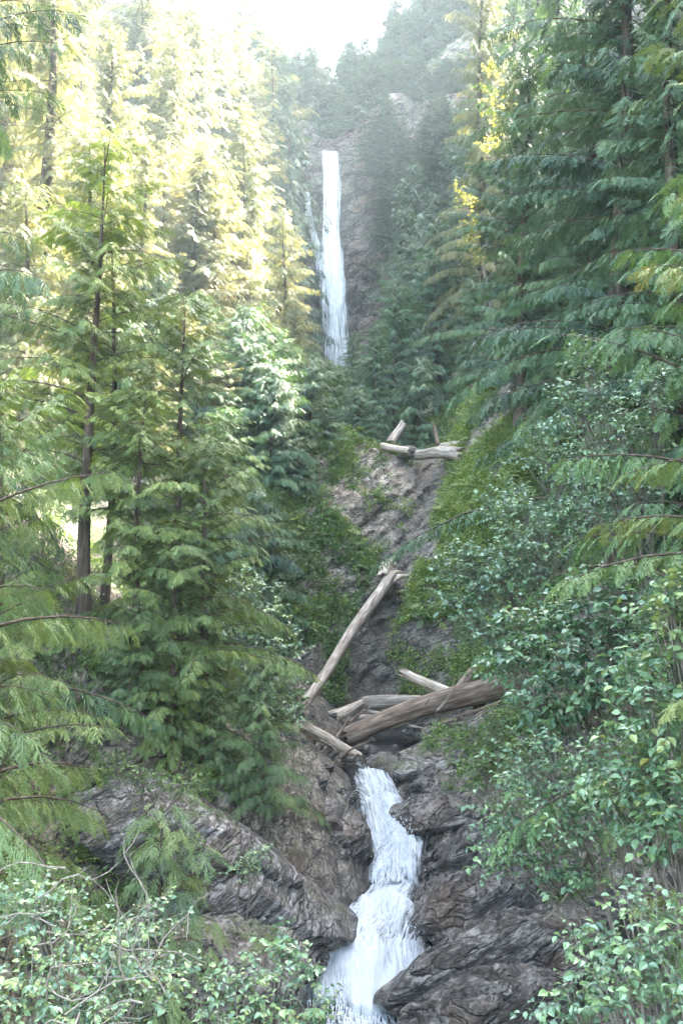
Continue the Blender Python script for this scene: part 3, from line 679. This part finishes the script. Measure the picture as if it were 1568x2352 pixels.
def shrub(name, label, blobs, base, leaf=.1, mat='alder', n=1.0, seed=0, twig_l=.45, group=None, cat='shrub', bare=0, lpt=9, stem=.03):
    """blobs: (u, v, Y, ru px, rv px) clusters of twigs; base: foot of the stems"""
    r = np.random.default_rng(100+seed); lf = MB(); st = MB(); root = np.array(base, float)
    pos = []; dd = []; ss = []; tt = []
    for (u, v, Y, ru, rv) in blobs:
        c = P(u, v, Y)-root; rx = PX(ru, Y); rz = PX(rv, Y); ry = .75*(rx+rz)/2
        ctrl = c*np.array([.35, .35, .75])+r.normal(0, .1, 3)
        s = np.linspace(0, 1, 9)[:, None]; cv = (1-s)**2*0+2*s*(1-s)*ctrl+s*s*c
        V, F = tube(cv, np.linspace(stem, .010, 9), 6); st.add(V, F)
        nt_ = int(n*26*(rx*rz+ry*rx+ry*rz)/(twig_l*twig_l*1.0)*.5)+6
        bt = r.normal(.45, .08)
        for k in range(nt_):
            g = r.normal(0, 1, 3); g /= np.linalg.norm(g); rr = r.random()**.42
            g2 = g*rr*(1+.28*fbm((g*1.7+seed+u)[None], 2)[0])
            e_ = c+g2*np.array([rx, ry, rz])
            d = g*np.array([1, 1, .5])+np.array([0, -.15, .25])+r.normal(0, .4, 3); d /= np.linalg.norm(d)
            sidev = np.cross(d, [0, 0, 1.]); sidev /= np.linalg.norm(sidev)+1e-6
            L = twig_l*(.7+.6*r.random())
            a0 = e_-d*L*.5
            if k % 3 == 0:
                mid = cv[5]*.5+a0*.5+r.normal(0, .06, 3)+[0, 0, .08]
                V, F = tube(np.array([cv[5+k % 4], mid, a0, e_+d*L*.5]), [.009, .007, .005, .002], 4); st.add(V, F)
            else:
                V, F = tube(np.array([a0, e_, e_+d*L*.5]), [.004, .003, .0015], 3); st.add(V, F)
            ttw = np.clip(bt+r.normal(0, .18), 0, 1)
            for j in range(lpt):
                t_ = (j+.5)/lpt; sg = 1 if j % 2 else -1
                p = a0+d*L*t_
                ld = d*.55+sidev*sg*.8+np.array([0, 0, -.12])+r.normal(0, .3, 3)
                pos.append(p); dd.append(ld); ss.append(leaf*(.36+.74*r.random())); tt.append(np.clip(ttw+r.normal(0, .14), 0, .74)+(.26 if r.random() < .012 else 0))
    add_leaves(lf, pos, dd, ss, tt, r)
    for k in range(bare):          # leafless grey twigs sticking out
        u, v, Y, ru, rv = blobs[k % len(blobs)]; p0 = P(u+r.normal(0, ru*.5), v+r.normal(0, rv*.5), Y-PX(ru, Y)*.6)-root
        d = r.normal(0, 1, 3)*np.array([1, .3, .7]); d /= np.linalg.norm(d); q = [p0]
        for j in range(6):
            d = d+r.normal(0, .45, 3)*np.array([1, .4, 1]); d /= np.linalg.norm(d); q.append(q[-1]+d*.17)
            if j in (1, 3):
                e = d+r.normal(0, .7, 3); e /= np.linalg.norm(e); V, F = tube(np.array([q[-1], q[-1]+e*.18, q[-1]+e*.3+[0, 0, .05]]), [.006, .005, .002], 4); st.add(V, F)
        V, F = tube(np.array(q), np.linspace(.010, .003, 7), 5); st.add(V, F)
    rt = ob(name, None, loc=tuple(root)); tag(rt, label, cat, group)
    ob('branches', st.mesh(name+'_branches', M['twig'], True), rt); ob('foliage', lf.mesh(name+'_foliage', M[mat]), rt)
    return rt
def foot(u, Y, dx=0): 
    x_ = P(u, 1200, Y)[0]+dx; return (x_, Y, gz(x_, Y)-.1)

RA = 'alders on the right bank'
shrub('alder_shrub', 'blue-green alder thicket hanging over the mossy rock slope', [(1250, 1040, 27, 80, 70), (1160, 1150, 26.5, 80, 60), (1340, 1080, 26, 110, 80), (1240, 1180, 25.5, 120, 70), (1370, 1190, 25, 100, 80)], foot(1320, 27, .5), .14, seed=1, group=RA, n=.6)
shrub('alder_shrub', 'grey-green alder bush covering the slope next to the leaning log', [(1060, 1290, 25.5, 70, 60), (1150, 1320, 25, 110, 80), (1050, 1380, 25, 60, 45), (1230, 1270, 24.5, 110, 80), (1140, 1440, 24.5, 70, 50)], foot(1230, 25.5, .5), 0.138, seed=2, group=RA, n=.8)
shrub('alder_shrub', 'alder bush mixed among the fan sprays of the edge cedar', [(1330, 930, 20, 80, 120), (1440, 1010, 19.5, 100, 110), (1500, 900, 19.5, 70, 100), (1400, 1120, 19, 110, 90), (1340, 820, 20, 50, 70)], foot(1480, 20, .6), 0.123, seed=3, group=RA, n=.7)
shrub('alder_shrub', 'wide alder with large pale leaves in front of the log jam end', [(1250, 1440, 17, 130, 80), (1400, 1400, 16.5, 130, 90), (1180, 1520, 17, 90, 55), (1330, 1550, 16, 150, 90), (1500, 1480, 15.5, 110, 120), (1280, 1640, 16.5, 110, 60)], foot(1420, 17, .6), 0.167, 'alder_light', seed=4, group=RA, n=.8)
shrub('alder_shrub', 'rounded green alder drooping towards the white cascade', [(1250, 1760, 15.5, 130, 90), (1180, 1860, 15, 110, 80), (1310, 1880, 14.5, 130, 90), (1170, 1960, 14.8, 90, 55), (1280, 2000, 14.5, 110, 50), (1380, 1770, 14.5, 110, 100)], foot(1400, 15.5, .5), .115, 'alder_light', seed=5, group=RA, n=.8)
shrub('alder_shrub', 'tall near alder along the photo edge with broad leaves', [(1500, 1680, 12, 100, 120), (1440, 1830, 12, 110, 100), (1530, 1900, 11.5, 80, 120), (1540, 1400, 12.5, 80, 110), (1480, 1560, 12.5, 90, 80)], foot(1560, 12.2, .4), 0.145, 'alder_light', seed=6, group=RA, n=.9)
shrub('alder_shrub', 'dark broad-leaved alder in the bottom corner above the strata', [(1500, 2130, 10.5, 110, 120), (1430, 2270, 10.2, 120, 90), (1540, 2290, 10, 80, 90), (1310, 2300, 10.8, 90, 60), (1370, 2150, 11, 70, 60)], foot(1500, 10.6, .3), .112, 'alder', seed=7, group=RA, n=.8)
LA = 'alders on the left bank'
shrub('alder_shrub', 'broad grey-green alder with bare twigs filling the bottom corner', [(90, 2110, 11, 130, 100), (240, 2180, 10.6, 140, 90), (90, 2270, 10.2, 120, 90), (330, 2270, 10.4, 100, 80), (210, 2330, 9.8, 120, 60), (330, 2110, 11.5, 80, 50)], foot(150, 10.8, -.3), .090, 'alder', seed=8, group=LA, bare=26, n=.9, twig_l=.36)
shrub('alder_shrub', 'light green alder saplings dangling in front of the lower white water', [(640, 2170, 11.5, 70, 40), (560, 2260, 11, 110, 60), (700, 2230, 11.3, 60, 40), (500, 2330, 10.6, 90, 50), (650, 2320, 10.8, 110, 45), (440, 2250, 11, 60, 40), (720, 2330, 10.9, 50, 30)], foot(560, 10.6), .095, 'alder_light', seed=9, group=LA, n=.55, twig_l=.36)
shrub('alder_shrub', 'bluish alder beside the lower end of the leaning log', [(600, 1400, 31, 70, 70), (560, 1480, 31, 80, 70), (640, 1500, 30.5, 70, 60), (610, 1570, 30, 80, 50), (670, 1590, 30, 40, 40), (560, 1340, 31.5, 50, 40)], foot(590, 31), 0.189, 'alder', seed=10, group=LA, n=.55)
shrub('alder_shrub', 'sparse alder between the bright young cedar and the splintered plank', [(640, 1670, 27, 55, 50), (590, 1640, 27.5, 60, 40), (680, 1640, 27, 30, 30)], foot(620, 27.3), 0.131, 'alder', seed=11, group=LA, n=.4)
shrub('shrub', 'leafy green bush on the right bank rocks beside the pool', [(1110, 1760, 26, 60, 50), (1060, 1790, 26.5, 40, 30), (1150, 1690, 25.5, 60, 60)], foot(1130, 26.3), 0.116, 'fern', seed=12, group=RA, n=.7)
shrub('vine_maple', 'small tree with sunlit yellow leaves against the dark slope', [(1065, 460, 52, 25, 40), (1085, 520, 52, 35, 35), (1070, 560, 52, 30, 35), (1100, 590, 52, 20, 30)], foot(1095, 52, 1.2), .2, 'yellow', seed=13, n=.3, cat='tree', twig_l=.7, stem=.06)
shrub('vine_maple', 'yellow-leaved tree edging the sun-yellowed cedar', [(1130, 200, 50, 30, 70), (1145, 290, 50, 25, 50), (1120, 330, 50, 30, 25)], foot(1165, 50, 1.2), .2, 'yellow', seed=14, n=.32, cat='tree', twig_l=.7, stem=.08)

shrub('fern', 'low bright green fern patch on the ledge of the grey slab', [(410, 1925, 20.4, 70, 22), (350, 1900, 20.6, 40, 25)], foot(400, 20.8), .07, 'fern', seed=21, group='plants on the grey slab', n=.8, cat='fern', twig_l=.25)
shrub('shrub', 'little leafy shrub rooted in a crack of the big grey slab', [(560, 1990, 20.3, 50, 35), (600, 1960, 20.5, 30, 22)], foot(560, 20.8), .07, 'alder', seed=22, group='plants on the grey slab', n=.6, twig_l=.28)
shrub('shrub', 'small leafy shrub hanging on the rock top under the low spreading cedar', [(330, 1790, 21, 70, 35), (430, 1800, 21.3, 60, 28), (260, 1760, 21, 50, 40)], foot(350, 22), .075, 'fern', seed=23, group='plants on the grey slab', n=.6, twig_l=.3)
# ------------------------------------------------------------------ boulders
def boulder(name, label, u, v, Y, a, b, c, seed, rot=0., sub=5, mat='rock_wet', cut=.72, wetline=None, group='boulders along the stream', tilt=0., st=1., cat='rock'):
    bm = bmesh.new(); bmesh.ops.create_icosphere(bm, subdivisions=sub, radius=1)
    V = np.array([q.co[:] for q in bm.verts]); F = np.array([[q.index for q in f.verts] for f in bm.faces]); bm.free()
    r = np.random.default_rng(500+seed)
    p = V*(1+.28*fbm(V*1.2+seed*3.1, 3))[:, None]
    for k in range(11):
        n = r.normal(0, 1, 3); n /= np.linalg.norm(n); d = p@n-(cut-.06+.2*r.random()); p -= n[None]*np.maximum(d, 0)[:, None]*.97
    p = p*np.array([a, b, c])
    cr, sr = cos(rot), sin(rot); ct, s_t = cos(tilt), sin(tilt)
    p = np.stack([p[:, 0]*ct-p[:, 2]*s_t, p[:, 1], p[:, 0]*s_t+p[:, 2]*ct], 1)
    p = np.stack([p[:, 0]*cr-p[:, 1]*sr, p[:, 0]*sr+p[:, 1]*cr, p[:, 2]], 1)
    ce = P(u, v, Y); W = p+ce; m = (a*b*c)**(1/3)
    nn = p/np.array([a, b, c])**2; nn /= np.linalg.norm(nn, axis=1)[:, None]
    lay = (W@FN)*3.4+.9*fbm(W*.8, 3)+.25*fbm(W*3, 2); fr = lay-np.floor(lay); lay2 = (W@FN)*8.5+.9*fbm(W*1.3+4, 3); fr2 = lay2-np.floor(lay2)
    am = smooth(-.25, .25, fbm(W*.8+11, 2))
    d = st*(.07*min(m, 1.5)*ridged(strata(W, .75), 4)+.05*ridged(strata(W, 2.2), 4)+(.04+.10*am)*min(m, 1.2)*(fr**.6-.5)+.035*(fr2-.5)*am)+.09*m*fbm(W*1.3/m, 4)+.03*fbm(W*6, 3)
    p = p+nn*d[:, None]; W = p+ce
    xs, zs, hw = sxz(W[:, 1])
    wt = np.clip(1-(W[:, 2]-zs)/1.0, 0, 1)*np.exp(-(np.maximum(np.abs(W[:, 0]-xs)-hw, 0)/.7)**2)
    mb = MB(); mb.add(p, F); o = ob(name, mb.mesh(name, M[mat], True, extra={'wet': wt, 'moss': np.zeros(len(p))}), loc=tuple(ce))
    return tag(o, label, cat, group)
BD = [
 ('big grey slab tilting into the lower pool', 585, 2085, 22.6, 2.9, 2.0, 1.15, 1, .2, 6, 'rock', -.30),
 ('mossy grey outcrop above the big slab, under the young cedars', 390, 1925, 22.5, 2.6, 1.7, 1.1, 2, .1, 6, 'rock', -.25),
 ('shadowed rock shelf below the big slab', 480, 2230, 18.6, 2.0, 1.6, .8, 3, .5, 6, 'rock', -.1),
 ('dark wet boulder squeezing the cascade top', 745, 1835, 29.4, 1.35, 1.2, .62, 4, .1, 6, 'rock_wet', -.12),
 ('ribbed pale brown boulder beside the white cascade', 765, 1935, 26.9, 1.1, 1.2, .95, 5, .9, 6, 'rock_wet', .2),
 ('dark leaning rock behind the ribbed boulder, under the bright young cedar', 690, 1930, 27.4, 1.0, 1.2, .75, 6, 1.4, 6, 'rock_wet', .3),
 ('rounded boulder at the pool outlet', 890, 1768, 31, .80, .9, .45, 7, .1, 5, 'rock', .0),
 ('long ledge boulder on the far side of the pool outlet', 1005, 1768, 30.6, 1.5, 1.1, .55, 8, .2, 6, 'rock', .08),
 ('brown ledge under the leafy bush', 1010, 1822, 29.4, 1.4, 1.0, .42, 9, .0, 6, 'rock_wet', -.1),
 ('dark layered boulder pinching the cascade', 1030, 1890, 27.9, 1.5, 1.3, .75, 10, -.1, 6, 'rock_wet', .15),
 ('rusty layered boulder below the dark pinching one', 1060, 1975, 26.2, 1.7, 1.3, .75, 11, -.1, 6, 'rock_wet', .38),
 ('long striped rock slab beside the lower pool', 1110, 2085, 23.9, 2.3, 1.7, .85, 12, .1, 6, 'rock_wet', .32),
 ('massive striped outcrop beside the lower white water', 1200, 2240, 21.2, 3.1, 2.0, 1.35, 13, .1, 6, 'rock_wet', .30),
 ('dark striped rock at the bottom edge beside the lower white water', 1120, 2350, 19.1, 2.0, 1.3, .8, 14, .15, 6, 'rock_wet', .25),
 ('square grey block at the plank foot', 745, 1728, 31.2, .42, .4, .33, 15, .2, 4, 'rock', 0),
 ('small dark stone under the square grey block', 760, 1765, 30.6, .38, .35, .24, 16, .9, 4, 'rock_wet', 0),
 ('angular stone beside the plank end', 805, 1748, 31.0, .34, .35, .25, 17, 1.5, 4, 'rock_wet', 0),
 ('flat dark stone on the stream edge under the plank end', 840, 1722, 32.2, .42, .35, .17, 18, .3, 4, 'rock_wet', -.2),
 ('wet stone at the left foot of the stone heap', 715, 1772, 30.2, .35, .4, .25, 19, .3, 4, 'rock_wet', .2),
 ('rock ledge beside the lower end of the leaning log', 590, 1600, 30.5, 1.7, 1.0, .55, 20, -.1, 5, 'rock', -.3),
 ('reddish stone in the pool below the big log', 905, 1718, 33.2, .16, .16, .13, 21, .5, 3, 'rock_wet', 0),
 ('small stone in the white cascade top', 832, 1782, 30.2, .2, .2, .15, 22, .5, 3, 'rock', 0),
 ('upright rock knob under the big log', 940, 1690, 33.6, .42, .35, .24, 23, .5, 4, 'rock_wet', 0),
 ('rock stub propping the upper driftwood', 938, 1038, 49.5, .55, .5, .35, 24, .2, 4, 'rock', -.2),
 ('flat dark rock under the lip of the big slab', 690, 2190, 22.0, .7, .8, .5, 25, .2, 5, 'rock_wet', -.2),
]
for b in BD: boulder('boulder', b[0], b[1], b[2], b[3], b[4], b[5], b[6], b[7], b[8], b[9], b[10], tilt=b[11], st=.55 if b[4] > 2 and b[10] == 'rock' else 1.)

SM = []
for k in range(60):
    Y = 29.5+13*R.random() if k < 42 else 21+9*R.random(); xs_, zs_, hw_ = [float(q[0]) for q in sxz(np.array([Y]))]
    x_ = xs_+(R.normal(0, 1.5) if k < 42 else (hw_+.5+.8*R.random())*(1 if k % 2 else -1)); z_ = gz(x_, Y); sz = .10+.22*R.random()**2
    lb = 'loose stone lying in the gully bed below the rock step' if k < 42 else 'loose wet stone at the edge of the white cascade'
    if k < 5:
        nx = x_/(Y*TV*2/3)*784+784
        o = boulder('stone', lb, 784, 1176, Y, .22, .2, .15, 60+k, k, 4, 'rock_wet', .6, group='loose stones of the gully', st=.5); SM.append(o); o.location = (x_, Y, z_+.06)
    else:
        o = SM[k % 5].copy(); COL.objects.link(o); o['label'] = lb; o.location = (x_, Y, z_+sz*.3); o.scale = (sz*5, sz*5, sz*4.4); o.rotation_euler = (R.random(), R.random(), R.random()*6)
# ------------------------------------------------------------------ logs
def log(name, label, p0, p1, r0, r1, seed, mat='drift', bend=0., end0=.15, end1=.15, rough=.10, cat='log', stubs=0, flat=1.):
    p0, p1 = np.array(p0), np.array(p1); L = np.linalg.norm(p1-p0); r = np.random.default_rng(900+seed)
    ns, sd = max(20, int(L/.12)), 28
    s = np.linspace(0, 1, ns); th = np.arange(sd)*2*pi/sd
    S, TH = np.meshgrid(s, th, indexing='ij')
    rad = r0+(r1-r0)*S
    q = np.stack([np.cos(TH)*1.3, np.sin(TH)*1.3, S*L*.45], -1).reshape(-1, 3)+seed*5
    q2 = np.stack([np.cos(TH)*3.2, np.sin(TH)*3.2, S*L*.22], -1).reshape(-1, 3)+seed*3
    rad = rad*(1+rough*1.2*fbm(q, 3).reshape(S.shape)+rough*.9*ridged(q2, 3).reshape(S.shape))
    jag = r.normal(0, 1, sd); jag = (jag+np.roll(jag, 1)*.6)
    Z = S*L+(1-smooth(0, .12, S))*jag[None]*end0*.5*np.clip(1-S*12, 0, 1)+np.clip(1-(1-S)*12, 0, 1)*np.roll(jag, 7)[None]*end1*.5
    bx = bend*L*np.sin(S*pi)+.02*L*np.sin(S*7+seed)*.4
    V = np.stack([rad*np.cos(TH)+bx, rad*np.sin(TH)*flat, Z], -1).reshape(-1, 3)
    i = np.arange(ns-1)[:, None]*sd; j = np.arange(sd)[None]; k = (j+1) % sd
    mb = MB(); mb.add(V, np.stack([i+j, i+k, i+sd+k, i+sd+j], -1).reshape(-1, 4))
    for e, z0 in ((0, 0.), (ns-1, L)):       # broken, hollowed ends
        ring = V[e*sd:(e+1)*sd]; cen = ring.mean(0)
        inner = cen+(ring-cen)*.55; inner[:, 2] += (-1 if e else 1)*.25*(end1 if e else end0)+r.normal(0, .03, sd)
        Vc = np.concatenate([ring, inner, cen[None]+[0, 0, (-1 if e else 1)*.06]])
        jj = np.arange(sd); kk = (jj+1) % sd
        mb.add(Vc, np.stack([jj, kk, kk+sd, jj+sd], 1)); mb.f.append(np.stack([jj+sd, kk+sd, np.full(sd, 2*sd)], 1)+mb.n-len(Vc))
    for k in range(stubs):
        zz = L*(.15+.7*r.random()); a = r.random()*6.28; rr = r0+(r1-r0)*zz/L
        d = np.array([cos(a), sin(a), .4])
        q = np.array([d*0+[cos(a)*rr*.7, sin(a)*rr*.7, zz], [cos(a)*rr*1.3, sin(a)*rr*1.3, zz+.06], [cos(a)*(rr*1.3+.25), sin(a)*(rr*1.3+.25), zz+.2]])
        Vt, Ft = tube(q, [.03, .022, .008], 5); mb.add(Vt, Ft)
    o = ob(name, mb.mesh(name, M[mat], True), loc=tuple(p0))
    o.rotation_mode = 'QUATERNION'; o.rotation_quaternion = Vector((0, 0, 1)).rotation_difference(Vector(p1-p0))
    return tag(o, label, cat)
lean = log('log', 'long bare grey log leaning against the dark rock face', P(688, 1622, 32.6), P(893, 1320, 41.2), .165, .235, 1, 'drift', .012, .3, .1, .06, stubs=5)
# torn root end of the leaning log
A_ = P(893, 1320, 41.2)
rb = MB(); r = np.random.default_rng(5)
qv = lean.rotation_quaternion.to_matrix(); inv = np.array(qv.transposed())
for k in range(9):
    e = np.array([r.normal(0, .14), r.normal(0, .14), 0]); Lz = .5+.5*r.random()
    zt = np.linalg.norm(P(893, 1320, 41.2)-P(688, 1622, 32.6))
    pts = np.array([[e[0], e[1], zt-.5], [e[0]*1.7, e[1]*1.7, zt+Lz*.4], [e[0]*2.4+.1, e[1]*2.2, zt+Lz*.9], [e[0]*2.2+.25, e[1]*3, zt+Lz*1.1]])
    V, F = tube(pts, [.15, .13, .09, .03], 8); V = V+.05*np.stack([fbm(V*3, 2), fbm(V*3+7, 2), fbm(V*3+9, 2)], 1); rb.add(V, F)
ob('root_end', rb.mesh('root_end', M['pale'], True), lean)
log('log', 'massive cracked brown log spanning the pool', P(790, 1690, 33.6), P(1190, 1562, 34.6), .29, .39, 2, 'driftbrown', -.015, .4, .2, .13, stubs=3)
log('log', 'straight grey log lying behind the massive brown one', P(838, 1614, 35.6), P(1045, 1608, 35.4), .26, .2, 3, 'drift', .0, .15, .2, .09)
log('log', 'short pale wedge of split wood beside the wet rock foot', P(750, 1655, 35.4), P(835, 1612, 36.2), .27, .09, 4, 'pale', .0, .2, .3, .14, flat=.6)
log('log', 'thin grey log showing just above the massive brown one', P(826, 1652, 34.6), P(905, 1650, 34.4), .15, .14, 5, 'drift', .0, .1, .2, .1)
log('log', 'short pale broken log sloping down to the massive brown one', P(928, 1546, 36.4), P(1045, 1600, 35.3), .16, .2, 6, 'pale', .0, .3, .1, .08)
log('log', 'dark upright-leaning log crossing behind the pale broken one', P(1035, 1608, 35.6), P(1105, 1520, 37.2), .2, .2, 7, 'driftbrown', .0, .1, .1, .08)
log('log', 'thin broken branch lying under the massive brown log', P(1010, 1660, 33.6), P(1150, 1610, 33.4), .07, .05, 8, 'driftbrown', .02, .1, .1, .1)
log('plank', 'long pale splintered plank resting on the stone heap', P(705, 1668, 30.4), P(828, 1738, 31.2), .15, .12, 9, 'pale', .0, .35, .1, .12, 'plank', flat=.5)
log('plank', 'narrow dark splinter beside the pale plank', P(695, 1680, 30.3), P(758, 1716, 30.8), .06, .04, 10, 'driftbrown', .0, .2, .1, .1, 'plank', flat=.6)
log('log', 'short dark slab of wood lodged in the stone heap', P(680, 1712, 30.3), P(730, 1690, 30.7), .13, .1, 11, 'driftbrown', .0, .2, .2, .15, flat=.5)
log('log', 'bleached thin log on top of the rock step', P(878, 1025, 49.6), P(940, 1036, 49), .17, .16, 12, 'pale', .0, .2, .1, .08)
log('log', 'curved grey driftwood log across the top of the rock step', P(955, 1045, 49), P(1062, 1046, 47.5), .2, .34, 13, 'drift', -.05, .1, .4, .16)
log('log', 'grey driftwood log end buried in the slope atop the rock step', P(1010, 1028, 49.6), P(1085, 1018, 49.2), .2, .22, 14, 'drift', .0, .1, .1, .1)
log('log', 'tilted stub of a log behind the bleached thin log', P(895, 1020, 51), P(925, 975, 52.5), .24, .22, 15, 'drift', .0, .1, .2, .1)
log('log', 'slender dead stem at the foot of the small cedar behind the driftwood', P(1005, 1020, 51.5), P(995, 975, 52), .1, .08, 16, 'driftbrown')
log('branch', 'bare grey dead branch hanging over the striped outcrop', P(1255, 2110, 15.2), P(1345, 1955, 14.6), .014, .035, 17, 'twig', .06, .02, .02, .1, 'branch', stubs=5)
for k in range(20):
    u = 690+430*R.random(); v = 1615+90*R.random()+(40 if u < 780 else 0); Y = 33.2+1.8*R.random() if u > 780 else 30.6+.5*R.random()
    p = P(u, v, Y); p[2] = max(p[2], gz(p[0], p[1])+.05); an = R.normal(.2, .7); ln = .5+1.1*R.random(); q = p+ln*np.array([cos(an), R.normal(0, .3), sin(an)*.6])
    q[2] = max(q[2], gz(q[0], q[1])+.04)
    log('driftwood_stick', 'thin driftwood stick wedged in the log jam above the pool', p, q, .035+.03*R.random(), .02, 40+k, ('drift', 'driftbrown', 'pale')[k % 3], R.normal(0, .03), .1, .1, .14, 'stick')['group'] = 'driftwood sticks in the log jam'
# brown uprooted bank edge on the left: a root plate
log('tree_stump', 'brown uprooted stump on the sunny bank edge', P(470, 820, 50), P(520, 800, 50.5), .7, .5, 18, 'driftbrown', .05, .5, .5, .3, 'stump', stubs=8)

# ------------------------------------------------------------------ ground cover
gc = MB(); r = np.random.default_rng(77)
fern = [spray(18, 0, 60+k, .03, 66, .24) for k in range(3)]
xsV, zsV, hwV = sxz(Wd[:, 1]); DV = Wd[:, 0]-xsV
ga = np.gradient(Wd.reshape(nr, nc, 3), axis=1); gb = np.gradient(Wd.reshape(nr, nc, 3), axis=0)
NV = np.cross(ga, gb).reshape(-1, 3); AV = np.linalg.norm(NV, axis=1); NV = NV/(AV[:, None]+1e-9)
CLP = fbm(Wd*.75, 3)
def cover(n, y0, y1, d0, d1, size, leafy=.5, tintm=.5, patch=-.1, extra=None):
    m = (Wd[:, 1] > y0)*(Wd[:, 1] < y1)*(DV > d0)*(DV < d1)*(CLP > patch)
    if extra is not None: m = m*extra
    idx = np.where(m)[0]; w_ = AV[idx]; idx = r.choice(idx, n, p=w_/w_.sum())
    pos = []; dd = []; ss = []; tt = []; lp = []; ld = []; ls = []; lt = []
    for q in idx:
        b = Wd[q]+r.normal(0, .06, 3); nv = NV[q]; t0 = np.clip(r.normal(tintm, .15)+.3*CLP[q], 0, 1)
        if r.random() < leafy:
            for j in range(12):
                o_ = r.normal(0, 1, 3)*size*.42
                o_ += nv*(abs(o_@nv)-o_@nv+.04)
                lp.append(b+o_); ld.append(r.normal(0, .8, 3)+nv*.5+[0, -.3, -.1]); ls.append(size*.30*(.6+.7*r.random())); lt.append(np.clip(t0+r.normal(0, .1), 0, 1))
        else:
            for j in range(6):
                pos.append(b); dd.append(r.normal(0, 1, 3)*.8+nv*.7+[0, 0, .1]); ss.append(size*(.6+.6*r.random())); tt.append(np.clip(t0+r.normal(0, .1), 0, 1))
    if pos: scatter(gc, fern, pos, dd, ss, tt, r)
    if lp: add_leaves(gc, lp, ld, ls, lt, r)
noearth = earth < .35
nonose = ~((DV > -4) & (DV < -.6) & (Wd[:, 1] > 43.5) & (Wd[:, 1] < 50))
cover(900, 36.2, 39.5, 1.2, 7, .3, .75, .62, .02, noearth)
cover(5200, 38.8, 53, 1.1, 9, .36, .7, .68, -.2, noearth)
cover(1800, 38.8, 46, .9, 4.8, .30, .8, .75, -.08, noearth)
cover(5200, 37.5, 51, -9, -1.0, .34, .7, .4, -.2, nonose)
cover(420, 38.8, 53, 1.1, 9, .8, .05, .7, -.1, noearth)
cover(420, 38, 51, -9, -1.2, .75, .05, .5, -.1, nonose)
cover(160, 19, 36, -9, -3.4, .6, .05, .5, -.1)
cover(250, 43, 51, -4, -.5, .28, .8, .55, .1)
cover(1200, 50, 66, 1.5, 14, .5, .5, .6, -.3)
cover(1200, 44, 66, -14, -2, .5, .5, .45, -.3)
cover(1300, 19, 37, -10, -3.4, .26, .6, .42, -.1)
cover(500, 29, 32.5, 2.2, 6, .28, .7, .45, -.05)
cover(1200, 18, 37, 3.0, 10, .28, .6, .42, -.1)
cover(450, 9, 19, -8, -1.8, .3, .5, .4, -.2)
cover(450, 10, 19, 2.0, 7, .3, .5, .4, -.2)
o = ob('undergrowth', gc.mesh('undergrowth', M['fern'])); o['kind'] = 'stuff'; o['label'] = 'low ferns and leafy plants covering the gorge slopes'; o['category'] = 'undergrowth'

# ------------------------------------------------------------------ air, light
mz, t = nt('haze_air')
pv = N(t, 'ShaderNodeVolumePrincipled', {'Color': (.72, .87, 1, 1), 'Density': .0004, 'Anisotropy': .3})
t.links.new(pv.outputs[0], N(t, 'ShaderNodeOutputMaterial').inputs['Volume'])
lo = Wd.min(0)-2; hi = Wd.max(0)+2; lo[1] = -8; hi[2] = max(hi[2], 125)
lo[2] = Wd[:, 2].min()-1.
bv = np.array([[(lo, hi)[a][0], (lo, hi)[b][1], (lo, hi)[c][2]] for a in (0, 1) for b in (0, 1) for c in (0, 1)])
mb = MB(); mb.add(bv, [[0, 1, 3, 2], [4, 6, 7, 5], [0, 4, 5, 1], [2, 3, 7, 6], [0, 2, 6, 4], [1, 5, 7, 3]])
o = ob('haze', mb.mesh('haze', mz)); o['kind'] = 'stuff'

SUN = Vector((.55, .38, .75)).normalized()
el = math.asin(SUN.z); az = math.atan2(SUN.x, SUN.y)
w = bpy.data.worlds.new('World'); SC.world = w; w.use_nodes = True; t = w.node_tree
sky = t.nodes.new('ShaderNodeTexSky'); sky.sky_type = 'NISHITA'; sky.sun_disc = False
sky.dust_density = 3; sky.ozone_density = .6; sky.sun_elevation = el; sky.sun_rotation = az
bg = t.nodes['Background']; bg.inputs[1].default_value = .135; t.links.new(mix(t, 1., sky.outputs[0], (1.11, 1.01, .85), 'MULTIPLY'), bg.inputs[0])
sl = bpy.data.lights.new('sun', 'SUN'); sl.energy = 5; sl.angle = radians(.5); sl.color = (1, .93, .80)
so = bpy.data.objects.new('sun', sl); COL.objects.link(so); so.rotation_mode = 'QUATERNION'; so.rotation_quaternion = SUN.to_track_quat('Z', 'Y')

SC.view_settings.view_transform = 'Standard'; SC.view_settings.look = 'None'
SC.view_settings.exposure = 4.7; SC.view_settings.gamma = 1
c = SC.cycles
c.max_bounces = 6; c.diffuse_bounces = 2; c.glossy_bounces = 2; c.transmission_bounces = 4; c.transparent_max_bounces = 8; c.volume_bounces = 1
c.use_denoising = True; c.denoising_prefilter = 'ACCURATE'; c.use_adaptive_sampling = False; c.sample_clamp_indirect = 6
